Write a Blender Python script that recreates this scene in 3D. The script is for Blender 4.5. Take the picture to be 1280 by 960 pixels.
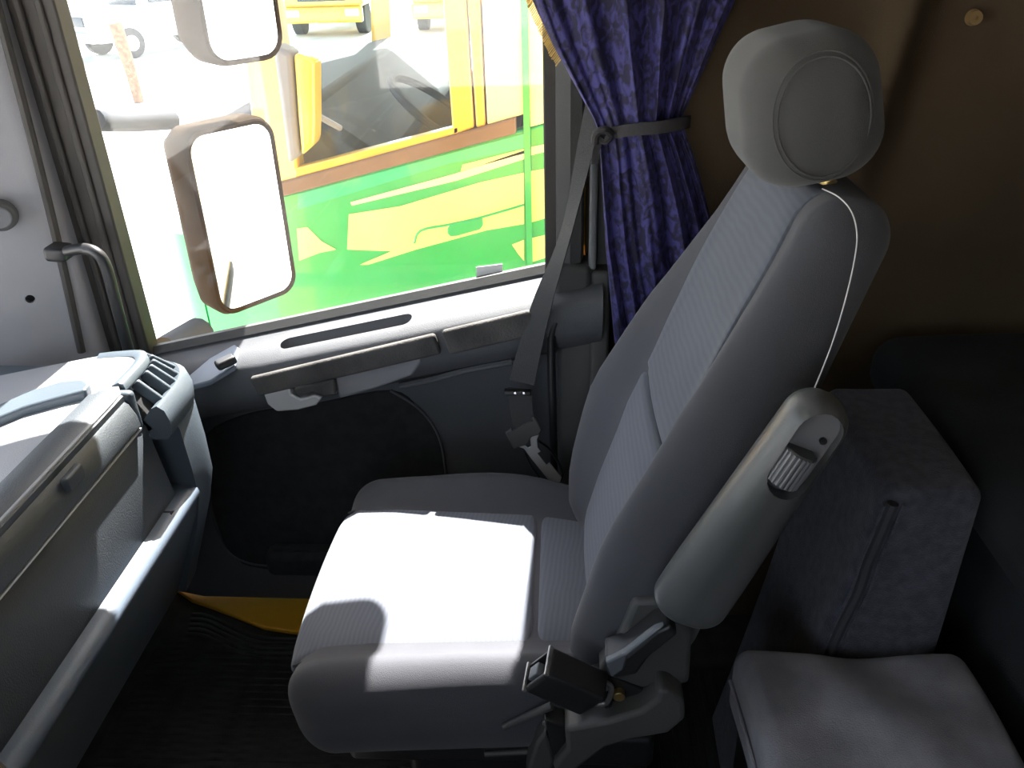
import bpy, math, random
import numpy as np
from mathutils import Matrix, Vector
random.seed(7); rng = np.random.default_rng(7)

# ------------------------------------------------------------------ camera, world, sun, exposure
for o in list(bpy.data.objects): bpy.data.objects.remove(o)
SC = bpy.context.scene
COL = SC.collection
# cab axes: +X towards the rear wall, +Y towards the passenger door, Z up, floor at z = 0
CAM = np.array([0.0, 0.0, 1.5]); FPX = 1035.0
YAW, PITCH, ROLL = map(math.radians, (-4.0, 29.0, 2.0))
fwd = np.array([math.sin(YAW)*math.cos(PITCH), math.cos(YAW)*math.cos(PITCH), -math.sin(PITCH)])
rt0 = np.cross(fwd, [0, 0, 1]); rt0 /= np.linalg.norm(rt0); up0 = np.cross(rt0, fwd)
rt = rt0*math.cos(ROLL) - up0*math.sin(ROLL); up = rt0*math.sin(ROLL) + up0*math.cos(ROLL)
cd = bpy.data.cameras.new('camera'); cam = bpy.data.objects.new('camera', cd); COL.objects.link(cam)
cd.sensor_width = 36; cd.lens = 36*FPX/1280; cd.clip_start = 0.02; cd.clip_end = 300
cam.matrix_world = Matrix(((rt[0], up[0], -fwd[0], CAM[0]), (rt[1], up[1], -fwd[1], CAM[1]), (rt[2], up[2], -fwd[2], CAM[2]), (0, 0, 0, 1)))
SC.camera = cam

TOSUN = Vector((0.045, 1.0, 1.40)).normalized()
w = bpy.data.worlds.new('sky'); SC.world = w; w.use_nodes = True
nt = w.node_tree; nt.nodes.clear()
sky = nt.nodes.new('ShaderNodeTexSky'); sky.sky_type = 'NISHITA'; sky.sun_disc = False
sky.sun_elevation = math.asin(TOSUN.z); sky.sun_rotation = math.atan2(TOSUN.x, TOSUN.y)
sky.dust_density = 2.0
bg = nt.nodes.new('ShaderNodeBackground'); bg.inputs[1].default_value = 0.34
wo = nt.nodes.new('ShaderNodeOutputWorld')
hs = nt.nodes.new('ShaderNodeHueSaturation'); hs.inputs['Saturation'].default_value = 0.5
nt.links.new(sky.outputs[0], hs.inputs['Color']); nt.links.new(hs.outputs[0], bg.inputs[0]); nt.links.new(bg.outputs[0], wo.inputs[0])
sl = bpy.data.lights.new('sun', 'SUN'); sl.energy = 17.0; sl.angle = math.radians(0.55); sl.color = (1, 0.97, 0.92)
sun = bpy.data.objects.new('sun', sl); COL.objects.link(sun); sun.location = (2, 9, 10)
sun.rotation_euler = TOSUN.to_track_quat('Z', 'Y').to_euler()
SC.view_settings.view_transform = 'Standard'; SC.view_settings.look = 'None'
SC.view_settings.gamma = 1; SC.view_settings.use_curve_mapping = False
SC.view_settings.exposure = 1.15

# ------------------------------------------------------------------ placing helpers
def ray(px, py): return rt*((px-640)/FPX) - up*((py-480)/FPX) + fwd
def onY(px, py, Y): d = ray(px, py); return CAM + d*((Y-CAM[1])/d[1])
def onX(px, py, X): d = ray(px, py); return CAM + d*((X-CAM[0])/d[0])
def onZ(px, py, Z): d = ray(px, py); return CAM + d*((Z-CAM[2])/d[2])
V = lambda *a: np.array(a, float)

# ------------------------------------------------------------------ materials
MATS = {}
def mat(name, col, rough=0.6, metal=0.0, bump=0.0, bscale=200.0, var=0.0, vscale=6.0, col2=None, sheen=0.0, coat=0.0, kind='noise', spec=0.5):
    m = bpy.data.materials.new(name); m.use_nodes = True; t = m.node_tree; N = t.nodes; L = t.links
    b = N['Principled BSDF']; b.inputs['Roughness'].default_value = rough; b.inputs['Metallic'].default_value = metal
    b.inputs['Sheen Weight'].default_value = sheen; b.inputs['Coat Weight'].default_value = coat
    b.inputs['Specular IOR Level'].default_value = spec
    tc = N.new('ShaderNodeTexCoord')
    ns = N.new('ShaderNodeTexNoise'); ns.inputs['Scale'].default_value = vscale; ns.inputs['Detail'].default_value = 5
    L.new(tc.outputs['Object'], ns.inputs['Vector'])
    mx = N.new('ShaderNodeMix'); mx.data_type = 'RGBA'
    c1 = col; c2 = col2 if col2 else tuple(min(1, c*(1+var)) for c in col)
    if not col2: c1 = tuple(c*(1-var) for c in col)
    mx.inputs[6].default_value = (*c1, 1); mx.inputs[7].default_value = (*c2, 1)
    rp = N.new('ShaderNodeValToRGB'); rp.color_ramp.elements[0].position = 0.35; rp.color_ramp.elements[1].position = 0.65
    L.new(ns.outputs[0], rp.inputs[0]); L.new(rp.outputs[0], mx.inputs[0]); L.new(mx.outputs[2], b.inputs['Base Color'])
    if bump > 0:
        bn = N.new('ShaderNodeTexNoise'); bn.inputs['Scale'].default_value = bscale; bn.inputs['Detail'].default_value = 3
        L.new(tc.outputs['Object'], bn.inputs['Vector'])
        bp = N.new('ShaderNodeBump'); bp.inputs['Strength'].default_value = bump; bp.inputs['Distance'].default_value = 0.002
        L.new(bn.outputs[0], bp.inputs['Height']); L.new(bp.outputs[0], b.inputs['Normal'])
    MATS[name] = m
    return m

def ribbed_fabric(name, c1, c2, scale, rot, dist=2.0):
    """woven seat cloth with fine wavy stripes"""
    m = mat(name, c1, 0.95, bump=0.0, sheen=0.12); t = m.node_tree; N = t.nodes; L = t.links; b = N['Principled BSDF']
    tc = N.new('ShaderNodeTexCoord'); mp = N.new('ShaderNodeMapping'); mp.inputs['Rotation'].default_value = rot
    L.new(tc.outputs['Object'], mp.inputs[0])
    wv = N.new('ShaderNodeTexWave'); wv.inputs['Scale'].default_value = scale; wv.inputs['Distortion'].default_value = dist
    wv.inputs['Detail'].default_value = 1; wv.inputs['Detail Scale'].default_value = 0.6; L.new(mp.outputs[0], wv.inputs[0])
    mx = N.new('ShaderNodeMix'); mx.data_type = 'RGBA'; mx.inputs[6].default_value = (*c1, 1); mx.inputs[7].default_value = (*c2, 1)
    L.new(wv.outputs['Fac'], mx.inputs[0]); L.new(mx.outputs[2], b.inputs['Base Color'])
    bp = N.new('ShaderNodeBump'); bp.inputs['Strength'].default_value = 0.10; bp.inputs['Distance'].default_value = 0.0015
    L.new(wv.outputs['Fac'], bp.inputs['Height']); L.new(bp.outputs[0], b.inputs['Normal'])
    return m

def velvet(name):
    m = mat(name, (0.02, 0.02, 0.10), 0.75, sheen=0.25); t = m.node_tree; N = t.nodes; L = t.links; b = N['Principled BSDF']
    tc = N.new('ShaderNodeTexCoord'); mp = N.new('ShaderNodeMapping'); mp.inputs['Scale'].default_value = (1.0, 0.6, 0.6)
    L.new(tc.outputs['Object'], mp.inputs[0])
    n1 = N.new('ShaderNodeTexNoise'); n1.inputs['Scale'].default_value = 85; n1.inputs['Detail'].default_value = 4; n1.inputs['Distortion'].default_value = 0.7
    L.new(mp.outputs[0], n1.inputs['Vector'])
    r = N.new('ShaderNodeValToRGB'); r.color_ramp.elements[0].position = 0.44; r.color_ramp.elements[1].position = 0.60
    r.color_ramp.elements[0].color = (0.008, 0.007, 0.035, 1); r.color_ramp.elements[1].color = (0.048, 0.042, 0.18, 1)
    L.new(n1.outputs[0], r.inputs[0]); L.new(r.outputs[0], b.inputs['Base Color'])
    b.inputs['Sheen Tint'].default_value = (0.45, 0.42, 1, 1); b.inputs['Sheen Roughness'].default_value = 0.4
    bp = N.new('ShaderNodeBump'); bp.inputs['Strength'].default_value = 0.35; bp.inputs['Distance'].default_value = 0.004
    L.new(n1.outputs[0], bp.inputs['Height']); L.new(bp.outputs[0], b.inputs['Normal'])
    return m

def glass(name, dust=0.05, tint=(1, 1, 1), refl=0.03):
    """clear pane with a film of dust: mostly transparent, a faint scattering film and a reflection"""
    m = bpy.data.materials.new(name); m.use_nodes = True; t = m.node_tree; N = t.nodes; L = t.links; N.clear()
    out = N.new('ShaderNodeOutputMaterial'); tr = N.new('ShaderNodeBsdfTransparent'); tr.inputs[0].default_value = (*tint, 1)
    tl = N.new('ShaderNodeBsdfTranslucent'); tl.inputs[0].default_value = (0.86, 0.90, 0.92, 1)
    df = N.new('ShaderNodeBsdfDiffuse'); df.inputs[0].default_value = (0.75, 0.75, 0.72, 1)
    a = N.new('ShaderNodeMixShader'); a.inputs[0].default_value = 0.3; L.new(tl.outputs[0], a.inputs[1]); L.new(df.outputs[0], a.inputs[2])
    tc = N.new('ShaderNodeTexCoord'); ns = N.new('ShaderNodeTexNoise'); ns.inputs['Scale'].default_value = 7; ns.inputs['Detail'].default_value = 8
    L.new(tc.outputs['Object'], ns.inputs['Vector'])
    mr = N.new('ShaderNodeMapRange'); mr.inputs[1].default_value = 0.3; mr.inputs[2].default_value = 0.75
    mr.inputs[3].default_value = dust*0.55; mr.inputs[4].default_value = dust*1.5; L.new(ns.outputs[0], mr.inputs[0])
    vo = N.new('ShaderNodeTexVoronoi'); vo.inputs['Scale'].default_value = 34; L.new(tc.outputs['Object'], vo.inputs['Vector'])
    ms = N.new('ShaderNodeMapRange'); ms.inputs[1].default_value = 0.03; ms.inputs[2].default_value = 0.10; ms.inputs[3].default_value = dust*4; ms.inputs[4].default_value = 0
    L.new(vo.outputs['Distance'], ms.inputs[0])
    ad = N.new('ShaderNodeMath'); ad.operation = 'ADD'; L.new(mr.outputs[0], ad.inputs[0]); L.new(ms.outputs[0], ad.inputs[1])
    b = N.new('ShaderNodeMixShader'); L.new(ad.outputs[0], b.inputs[0]); L.new(tr.outputs[0], b.inputs[1]); L.new(a.outputs[0], b.inputs[2])
    gl = N.new('ShaderNodeBsdfGlossy'); gl.inputs['Roughness'].default_value = 0.02
    lw = N.new('ShaderNodeLayerWeight'); lw.inputs[0].default_value = 0.5
    pw = N.new('ShaderNodeMath'); pw.operation = 'POWER'; pw.inputs[1].default_value = 5; L.new(lw.outputs['Facing'], pw.inputs[0])
    fr = N.new('ShaderNodeMath'); fr.operation = 'MULTIPLY_ADD'; fr.inputs[1].default_value = 0.9; fr.inputs[2].default_value = refl; L.new(pw.outputs[0], fr.inputs[0])
    c = N.new('ShaderNodeMixShader'); L.new(fr.outputs[0], c.inputs[0]); L.new(b.outputs[0], c.inputs[1]); L.new(gl.outputs[0], c.inputs[2])
    L.new(c.outputs[0], out.inputs[0]); MATS[name] = m
    return m

mat('trim_light', (0.1913, 0.1945, 0.2072), 0.6, bump=0.15, bscale=500, var=0.05)
mat('pillar_light', (0.36, 0.36, 0.38), 0.6, bump=0.15, bscale=500, var=0.05)
mat('trim_grey', (0.07425, 0.07425, 0.0715), 0.6, bump=0.2, bscale=450, var=0.08)
mat('door_grey', (0.08167, 0.08539, 0.09281), 0.62, bump=0.25, bscale=450, var=0.08)
mat('door_carpet', (0.0224, 0.024, 0.0256), 0.95, bump=0.5, bscale=700, var=0.2, vscale=40)
mat('pad_worn', (0.06, 0.056, 0.052), 0.75, bump=0.5, bscale=260, var=0.35, vscale=14)
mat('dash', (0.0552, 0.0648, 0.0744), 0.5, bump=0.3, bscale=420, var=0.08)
mat('dash_top', (0.30, 0.31, 0.33), 0.38, bump=0.3, bscale=420, var=0.05)  # deck base colour raised to stand in for sky glare from the windscreen
mat('dash_low', (0.06912, 0.08832, 0.1075), 0.45, bump=0.25, bscale=420, var=0.08)
mat('dash_blue', (0.102, 0.129, 0.168), 0.42, bump=0.15, bscale=420, var=0.06)
mat('black_plastic', (0.018, 0.018, 0.019), 0.42, var=0.1)
mat('dark_recess', (0.012, 0.012, 0.012), 0.9)
mat('seal', (0.045, 0.04, 0.036), 0.65, var=0.15)
mat('frame_grey', (0.055, 0.0484, 0.0429), 0.6, var=0.1)
mat('silver', (0.4914, 0.4914, 0.4914), 0.38, 0.25, var=0.05)
mat('chrome', (0.75, 0.75, 0.76), 0.12, 1.0)
mat('steel', (0.45, 0.45, 0.44), 0.35, 0.9, var=0.15, vscale=60)
mat('brass', (0.55, 0.40, 0.16), 0.35, 0.9)
mat('switch', (0.154, 0.1815, 0.2255), 0.4)
mat('bolster', (0.06, 0.062, 0.072), 0.95, bump=0.35, bscale=900, var=0.07, vscale=9, sheen=0.15)
mat('headcloth', (0.0594, 0.0594, 0.0594), 0.95, bump=0.35, bscale=900, var=0.07, vscale=9, sheen=0.15)
ribbed_fabric('insert_back', (0.078, 0.087, 0.108), (0.092, 0.102, 0.126), 38, (0, 0.35, 0), 3.0)
ribbed_fabric('insert_seat', (0.10, 0.11, 0.135), (0.122, 0.132, 0.16), 40, (0, 0, 0.1), 3.0)
mat('armrest_grey', (0.07425, 0.07722, 0.07722), 0.36, bump=0.1, bscale=300, var=0.06)
mat('armrest_cup', (0.1485, 0.1485, 0.1595), 0.5, var=0.05)
mat('seat_plastic', (0.06875, 0.06875, 0.066), 0.55, bump=0.15, bscale=300, var=0.08)
mat('lever', (0.1045, 0.1155, 0.1265), 0.4)
mat('webbing', (0.034, 0.034, 0.034), 0.6, bump=0.4, bscale=500, var=0.1)
velvet('velvet')
mat('gold', (0.62, 0.40, 0.08), 0.5, var=0.2, vscale=80, sheen=0.3)
mat('tie', (0.030, 0.027, 0.028), 0.8, bump=0.3, bscale=300)
mat('brown_wall', (0.1015, 0.07079, 0.04012), 0.95, bump=0.3, bscale=350, var=0.12, vscale=4)
mat('brown_knob', (0.30, 0.19, 0.08), 0.6)
mat('bunk', (0.0216, 0.024, 0.0264), 0.95, bump=0.4, bscale=400, var=0.25, vscale=8)
mat('box_cloth', (0.0736, 0.07552, 0.096), 1.0, bump=0.9, bscale=420, var=0.25, vscale=60, sheen=0.2)
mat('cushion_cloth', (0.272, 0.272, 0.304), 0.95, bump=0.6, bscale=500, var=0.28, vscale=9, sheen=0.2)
mat('piping', (0.05, 0.05, 0.058), 0.8)
mat('carpet', (0.0336, 0.0322, 0.0308), 0.95, bump=0.8, bscale=300, var=0.3, vscale=20)
mat('rubber', (0.03, 0.03, 0.03), 0.7, var=0.2)
mat('yellow_paint', (0.70, 0.36, 0.015), 0.35, coat=0.5, var=0.04)
mat('thread', (0.6, 0.6, 0.6), 0.7)
mat('ceiling', (0.28, 0.259, 0.231), 0.95, bump=0.2, bscale=300, var=0.05)
mat('mirror_body', (0.030, 0.019, 0.010), 0.95, var=0.2, vscale=10, spec=0.1)
mat('mirror_glass', (0.92, 0.93, 0.93), 0.02, 1.0)
mat('arm_grey', (0.22, 0.23, 0.24), 0.5, var=0.1)
mat('truck_green', (0.01, 0.36, 0.10), 0.3, coat=0.6, var=0.04)
mat('truck_teal', (0.01, 0.42, 0.20), 0.3, coat=0.6, var=0.04)
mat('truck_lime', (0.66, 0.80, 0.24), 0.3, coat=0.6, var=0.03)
mat('truck_yellow', (0.80, 0.50, 0.06), 0.3, coat=0.6, var=0.03)
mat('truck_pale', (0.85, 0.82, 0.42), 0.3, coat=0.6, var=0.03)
mat('truck_trim', (0.17, 0.10, 0.05), 0.6, var=0.1)
mat('truck_dark', (0.008, 0.008, 0.009), 0.7, var=0.2)
mat('truck_cloth', (0.03, 0.04, 0.065), 0.9, var=0.15)
mat('paper', (0.55, 0.70, 0.72), 0.7)
mat('white_plastic', (0.75, 0.76, 0.76), 0.5, var=0.03)
mat('ground', (0.62, 0.60, 0.56), 0.95, bump=0.3, bscale=30, var=0.1, vscale=1.5)
mat('car_paint', (0.50, 0.68, 0.72), 0.3, coat=0.6)
mat('car_dark', (0.03, 0.05, 0.07), 0.4)
mat('tyre', (0.04, 0.045, 0.05), 0.8)
mat('mirror_arm', (0.06, 0.065, 0.075), 0.9, var=0.1, spec=0.1)
mat('wood', (0.16, 0.09, 0.05), 0.85, bump=0.5, bscale=60, var=0.3, vscale=12)
glass('door_glass', 0.009)
glass('wind_glass', 0.012)
glass('truck_glass', 0.004, (0.9, 0.97, 0.95), 0.012)

# ------------------------------------------------------------------ mesh helpers
def rootloc(p):
    l = np.zeros(3)
    while p is not None: l = l + np.array(p.location); p = p.parent
    return l
def tag(o, label=None, cat=None, group=None, kind=None):
    for k, v in (('label', label), ('category', cat), ('group', group), ('kind', kind)):
        if v: o[k] = v
    return o
def thing(name, loc, label, cat=None, group=None, kind=None):
    o = bpy.data.objects.new(name, None); COL.objects.link(o); o.location = loc; o.empty_display_size = 0.05
    return tag(o, label, cat, group, kind)
def build(name, geo, material, parent=None, smooth=True, bevel=0.0, bseg=2, subsurf=0, angle=40):
    """link one mesh object; vertices come in world coordinates"""
    vs, fs = geo; vs = np.asarray(vs, float)
    org = rootloc(parent) if parent is not None else np.array([(vs[:, 0].min()+vs[:, 0].max())/2, (vs[:, 1].min()+vs[:, 1].max())/2, vs[:, 2].min()])
    me = bpy.data.meshes.new(name); me.from_pydata((vs-org).tolist(), [], [tuple(int(i) for i in f) for f in fs])
    import bmesh as _b
    bm = _b.new(); bm.from_mesh(me); _b.ops.recalc_face_normals(bm, faces=bm.faces[:]); bm.to_mesh(me); bm.free()
    me.materials.append(MATS[material])
    o = bpy.data.objects.new(name, me); COL.objects.link(o)
    if parent is not None: o.parent = parent
    else: o.location = org
    if bevel > 0:
        b = o.modifiers.new('bevel', 'BEVEL'); b.width = bevel; b.segments = bseg; b.limit_method = 'ANGLE'; b.angle_limit = math.radians(35)
    if subsurf:
        s = o.modifiers.new('sub', 'SUBSURF'); s.levels = s.render_levels = subsurf
    if smooth:
        me.shade_smooth()
        if angle < 180:
            try: me.set_sharp_from_angle(angle=math.radians(angle))
            except Exception: pass
    return o
def join(*gs):
    vs, fs = [], []
    for v, f in gs:
        k = len(vs); vs.extend(np.asarray(v, float).tolist()); fs.extend([tuple(i+k for i in q) for q in f])
    return vs, fs
def roundbox(hx, hy, hz, r, m=4, n=6):
    """box with rounded edges; local coordinates about the centre"""
    r = min(r, hx*.999, hy*.999, hz*.999)
    def axis(h):
        q = h-r; th = [math.tan(math.pi/4*k/m)*r for k in range(m, 0, -1)]
        return [-q-t for t in th] + list(np.linspace(-q, q, n+1)) + [q+t for t in th[::-1]]
    A = [axis(hx), axis(hy), axis(hz)]; H = (hx, hy, hz); idx = {}; vs = []; fs = []
    def vid(p):
        k = (round(p[0], 7), round(p[1], 7), round(p[2], 7))
        if k not in idx: idx[k] = len(vs); vs.append(p)
        return idx[k]
    for ax in range(3):
        u, v = [(1, 2), (2, 0), (0, 1)][ax]
        for sgn in (-1, 1):
            g = []
            for a in A[u]:
                row = []
                for b in A[v]:
                    p = [0, 0, 0]; p[ax] = sgn*H[ax]; p[u] = a; p[v] = b; row.append(vid(tuple(p)))
                g.append(row)
            for i in range(len(g)-1):
                for j in range(len(g[0])-1):
                    q = (g[i][j], g[i+1][j], g[i+1][j+1], g[i][j+1]); fs.append(q if sgn > 0 else q[::-1])
    P = np.array(vs); Q = np.array(H)-r; inner = np.clip(P, -Q, Q); d = P-inner
    return inner + r*d/np.linalg.norm(d, axis=1)[:, None], fs
def rbox(c, h, r=0.01, R=None, m=3, n=2, fn=None):
    vs, fs = roundbox(*h, r, m, n)
    if fn: vs = fn(vs)
    if R is not None: vs = vs @ np.asarray(R).T
    return vs + np.asarray(c, float), fs
def axes(x, z=None):
    """rotation matrix with columns x, y, z from a main direction and an up hint"""
    x = np.asarray(x, float); x = x/np.linalg.norm(x)
    z = np.asarray(z if z is not None else (0, 0, 1), float); z = z - x*np.dot(z, x); z = z/np.linalg.norm(z)
    return np.array([x, np.cross(z, x), z]).T
def catmull(pts, k=6, closed=False):
    P = [np.asarray(p, float) for p in pts]; n = len(P); out = []
    for i in range(n if closed else n-1):
        a, b, c, d = (P[(i-1) % n], P[i], P[(i+1) % n], P[(i+2) % n]) if closed else (P[max(i-1, 0)], P[i], P[i+1], P[min(i+2, n-1)])
        for j in range(k):
            t = j/k; out.append(0.5*((2*b)+(-a+c)*t+(2*a-5*b+4*c-d)*t*t+(-a+3*b-3*c+d)*t**3))
    if not closed: out.append(P[-1])
    return out
def loft(rings, caps=True, closed=False):
    n = len(rings[0]); vs = [p for r in rings for p in r]; fs = []
    m = len(rings)
    for i in range(m if closed else m-1):
        for j in range(n):
            a, b = i*n, ((i+1) % m)*n; fs.append((a+j, a+(j+1) % n, b+(j+1) % n, b+j))
    if caps and not closed: fs.append(tuple(range(n))[::-1]); fs.append(tuple((m-1)*n+j for j in range(n)))
    return vs, fs
def tube(pts, r, n=10, smooth=6, closed=False, flat=1.0):
    P = catmull(pts, smooth, closed) if smooth else [np.asarray(p, float) for p in pts]
    rr = r if callable(r) else (lambda t: r); rings = []; ref = None; m = len(P)
    for i, p in enumerate(P):
        t = P[(i+1) % m]-P[i-1] if closed else P[min(i+1, m-1)]-P[max(i-1, 0)]
        t = t/np.linalg.norm(t)
        if ref is None: ref = np.cross(t, [0.13, 0.31, 0.94]); ref /= np.linalg.norm(ref)
        ref = ref-t*np.dot(ref, t); ref /= np.linalg.norm(ref); b = np.cross(t, ref); q = rr(i/(m-1))
        rings.append([p+q*(math.cos(a)*ref+flat*math.sin(a)*b) for a in np.linspace(0, 2*math.pi, n, endpoint=False)])
    return loft(rings, closed=closed)
def prism(poly, vec):
    P = [np.asarray(p, float) for p in poly]; v = np.asarray(vec, float)
    return loft([P, [p+v for p in P]])
def cyl(a, b, r, n=20, r2=None):
    a = np.asarray(a, float); b = np.asarray(b, float); M = axes(b-a, (0.1, 0.2, 0.97)); r2 = r if r2 is None else r2
    c = np.linspace(0, 2*math.pi, n, endpoint=False)
    return loft([[a+r*(M[:, 1]*math.cos(t)+M[:, 2]*math.sin(t)) for t in c], [b+r2*(M[:, 1]*math.cos(t)+M[:, 2]*math.sin(t)) for t in c]])
def box(x0, x1, y0, y1, z0, z1):
    return prism([(x0, y0, z0), (x1, y0, z0), (x1, y1, z0), (x0, y1, z0)], (0, 0, z1-z0))
def ribbon(pts, wd, th, k=6):
    """flat strap: centre line, half-width vectors per point, thickness"""
    P = catmull(pts, k); W = catmull(wd, k); rings = []
    for i, p in enumerate(P):
        t = P[min(i+1, len(P)-1)]-P[max(i-1, 0)]; nrm = np.cross(t, W[i]); nrm = nrm/np.linalg.norm(nrm)*th/2
        rings.append([p-W[i]-nrm, p+W[i]-nrm, p+W[i]+nrm, p-W[i]+nrm])
    return loft(rings)
def cut(o, *cutters):
    for g in cutters:
        c = build('cutter', g, 'dark_recess', smooth=False)
        b = o.modifiers.new('cut', 'BOOLEAN'); b.object = c; b.operation = 'DIFFERENCE'; b.solver = 'EXACT'
        bpy.context.view_layer.update()
        dg = bpy.context.evaluated_depsgraph_get(); me = bpy.data.meshes.new_from_object(o.evaluated_get(dg))
        o.modifiers.clear(); o.data = me; bpy.data.objects.remove(c)
    return o
def copy_of(src, off, parent):
    c = src.copy(); COL.objects.link(c); c.parent = parent; c.location = np.array(src.location)+np.asarray(off, float)
    return c
def sm(a, b, x): t = np.clip((x-a)/(b-a), 0, 1); return t*t*(3-2*t)
def stadium(c, u, v, hl, hr, n=10):
    """outline points of a slot: centre, long axis, short axis, half length, half height"""
    c, u, v = (np.asarray(q, float) for q in (c, u, v)); out = []
    for k in range(n+1): a = -math.pi/2+math.pi*k/n; out.append(c+u*(hl-hr+hr*math.cos(a))+v*hr*math.sin(a))
    for k in range(n+1): a = math.pi/2+math.pi*k/n; out.append(c+u*(-(hl-hr)+hr*math.cos(a))+v*hr*math.sin(a))
    return out
def S(name, geo, material, label=None, parent=None, **k):
    o = build(name, geo, material, parent, **k); tag(o, label, kind='structure' if parent is None else None); return o
sill = lambda x: 0.729 + 0.2113*(x+0.872)          # the window sill drops towards the front

# ------------------------------------------------------------------ the cab shell
S('floor', box(-1.40, 1.26, -0.85, 1.66, -0.06, 0.0), 'carpet', 'black cab floor under the seat', smooth=False)
S('ceiling', box(-1.38, 1.26, -0.85, 1.62, 1.80, 1.86), 'ceiling', 'pale cloth roof lining above the seats', smooth=False)
S('wall_rear', box(1.20, 1.26, -0.85, 1.62, 0, 1.80), 'brown_wall', 'brown cloth rear wall behind the bunk', smooth=False)
def wall_side():
    xs = list(np.linspace(0.045, 1.22, 70)); zs = list(np.linspace(0, 1.80, 36)); vs = []; fs = []
    for z in zs:
        for x in xs:
            fx = 0.575+0.145*(z-1.37); d = x-fx; q = sm(0.95, 1.25, z)
            y = 1.53 - 0.024*math.exp(-(d/0.028)**2)*q + 0.035*sm(0.0, 0.08, d)*q + 0.006*math.sin(7*x+3*z) + 0.004*math.sin(13*x-5*z)
            vs.append((x, y, z))
    n = len(xs)
    for j in range(len(zs)-1):
        for i in range(n-1): fs.append((j*n+i, j*n+i+1, (j+1)*n+i+1, (j+1)*n+i))
    k = len(vs); vs += [(x, 1.62, z) for (x, y, z) in vs]
    fs += [tuple(i+k for i in f[::-1]) for f in fs]
    for j in range(len(zs)-1):
        for c in (0, n-1): a = j*n+c; b = (j+1)*n+c; fs.append((a, b, b+k, a+k))
    return vs, fs
wr = S('wall_right', wall_side(), 'brown_wall', 'brown cloth side wall behind the headrest', angle=180)
kp = onY(1218, 22, 1.553)
kn = S('stud', cyl(kp+V(0, 0.006, 0), kp+V(0, -0.007, 0), 0.0135, 24, 0.011), 'brown_knob', parent=wr, label='round brown stud on the side wall')
cut(kn, cyl(kp+V(0, -0.02, 0), kp+V(0, -0.001, 0), 0.0035))
wl = S('wall_left', join(box(-1.38, 1.26, -0.91, -0.85, 0, 0.85), box(-1.38, 1.26, -0.91, -0.85, 1.62, 1.8), box(-1.38, -0.85, -0.91, -0.85, 0.85, 1.62), box(0.05, 1.26, -0.91, -0.85, 0.85, 1.62)), 'trim_grey', 'driver side wall of the cab', smooth=False)
S('window_3', box(-0.85, 0.05, -0.884, -0.88, 0.85, 1.62), 'wind_glass', 'driver door window pane', smooth=False)
S('wall_front', join(box(-1.46, -1.40, -0.85, 1.62, -0.06, 0.78), box(-1.42, -1.32, -0.85, 1.62, 1.70, 1.86)), 'trim_grey', 'front bulkhead under the windscreen', smooth=False)
S('window_2', prism([(-1.43, -0.85, 0.78), (-1.43, 1.40, 0.78), (-1.36, 1.40, 1.70), (-1.36, -0.85, 1.70)], (0.005, 0, 0)), 'wind_glass', 'windscreen above the dashboard', smooth=False)

# ------------------------------------------------------------------ passenger door
X0, X1 = -1.08, 0.075
door = thing('door_1', (-0.45, 1.55, 0.0), 'grey passenger door of the truck cab', kind='structure')
def xz(pts, y): return [(p[0], y, p[1]) for p in pts]
build('inner_panel', prism(xz([(X0, 0.09), (-0.98, 0.065), (-0.90, 0.045), (X1, 0.03), (X1, sill(X1)-0.03), (X0, sill(X0)-0.03)], 1.515), (0, 0.045, 0)), 'door_grey', door, bevel=0.008)
def belt_ring(x):
    s = sill(x); e = 0.012*sm(-0.68, -0.60, x)
    pr = [(1.545, 0.0), (1.527, -0.004), (1.520, -0.010), (1.47, -0.016), (1.437-e, -0.030), (1.427-e, -0.042), (1.425-e, -0.09), (1.445, -0.135), (1.480, -0.16), (1.52, -0.165), (1.545, -0.165)]
    return [(x, y, s+dz) for y, dz in pr]
bel = build('sill_shelf', loft([belt_ring(x) for x in np.linspace(X0, X1, 30)]), 'door_grey', door, angle=50)
us = V(1, 0, 0.2113); us /= np.linalg.norm(us); vs_ = V(0, 1, 0)
a_, b_ = onY(353, 440, 1.468), onY(515, 403, 1.468)
mid = (a_+b_)/2; hlen = np.linalg.norm(b_-a_)/2
cut(bel, prism(stadium(mid-V(0, 0, 0.05), us, vs_, hlen, 0.017), (0, 0, 0.10)))
build('slot_liner', prism(stadium(mid-V(0, 0, 0.056), us, vs_, hlen-0.001, 0.0168), (0, 0, 0.012)), 'seal', door)
gp0, gp1 = onY(318, 483, 1.408), onY(548, 429, 1.408)
build('grab_pad', rbox((gp0+gp1)/2, (np.linalg.norm(gp1-gp0)/2, 0.008, 0.022), 0.007, axes(gp1-gp0), m=4, n=8), 'pad_worn', door)
dp0, dp1 = onY(557, 428, 1.410), onY(668, 402, 1.410)
build('rear_pad', rbox((dp0+dp1)/2, (np.linalg.norm(dp1-dp0)/2, 0.008, 0.026), 0.007, axes(dp1-dp0), m=4, n=6), 'pad_worn', door)
pk = [onY(x, y, 1.412) for x, y in ((416, 470), (424, 499), (470, 486), (515, 470), (528, 452), (524, 440), (470, 452))]
build('pull_cup', prism(pk, (0, 0.06, 0)), 'trim_light', door, bevel=0.006, bseg=3)
hb = [onY(x, y, 1.402) for x, y in ((327, 486), (334, 506), (346, 515), (372, 513), (395, 507), (403, 497), (392, 494), (376, 499), (364, 493), (362, 485), (375, 477), (350, 480))]
build('handle_bezel', prism(hb, (0, 0.03, 0)), 'silver', door, bevel=0.004, bseg=3)
hl = [onY(x, y, 1.396) for x, y in ((366, 487), (376, 482), (395, 480), (418, 474), (420, 494), (404, 496), (392, 491), (374, 497))]
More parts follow.
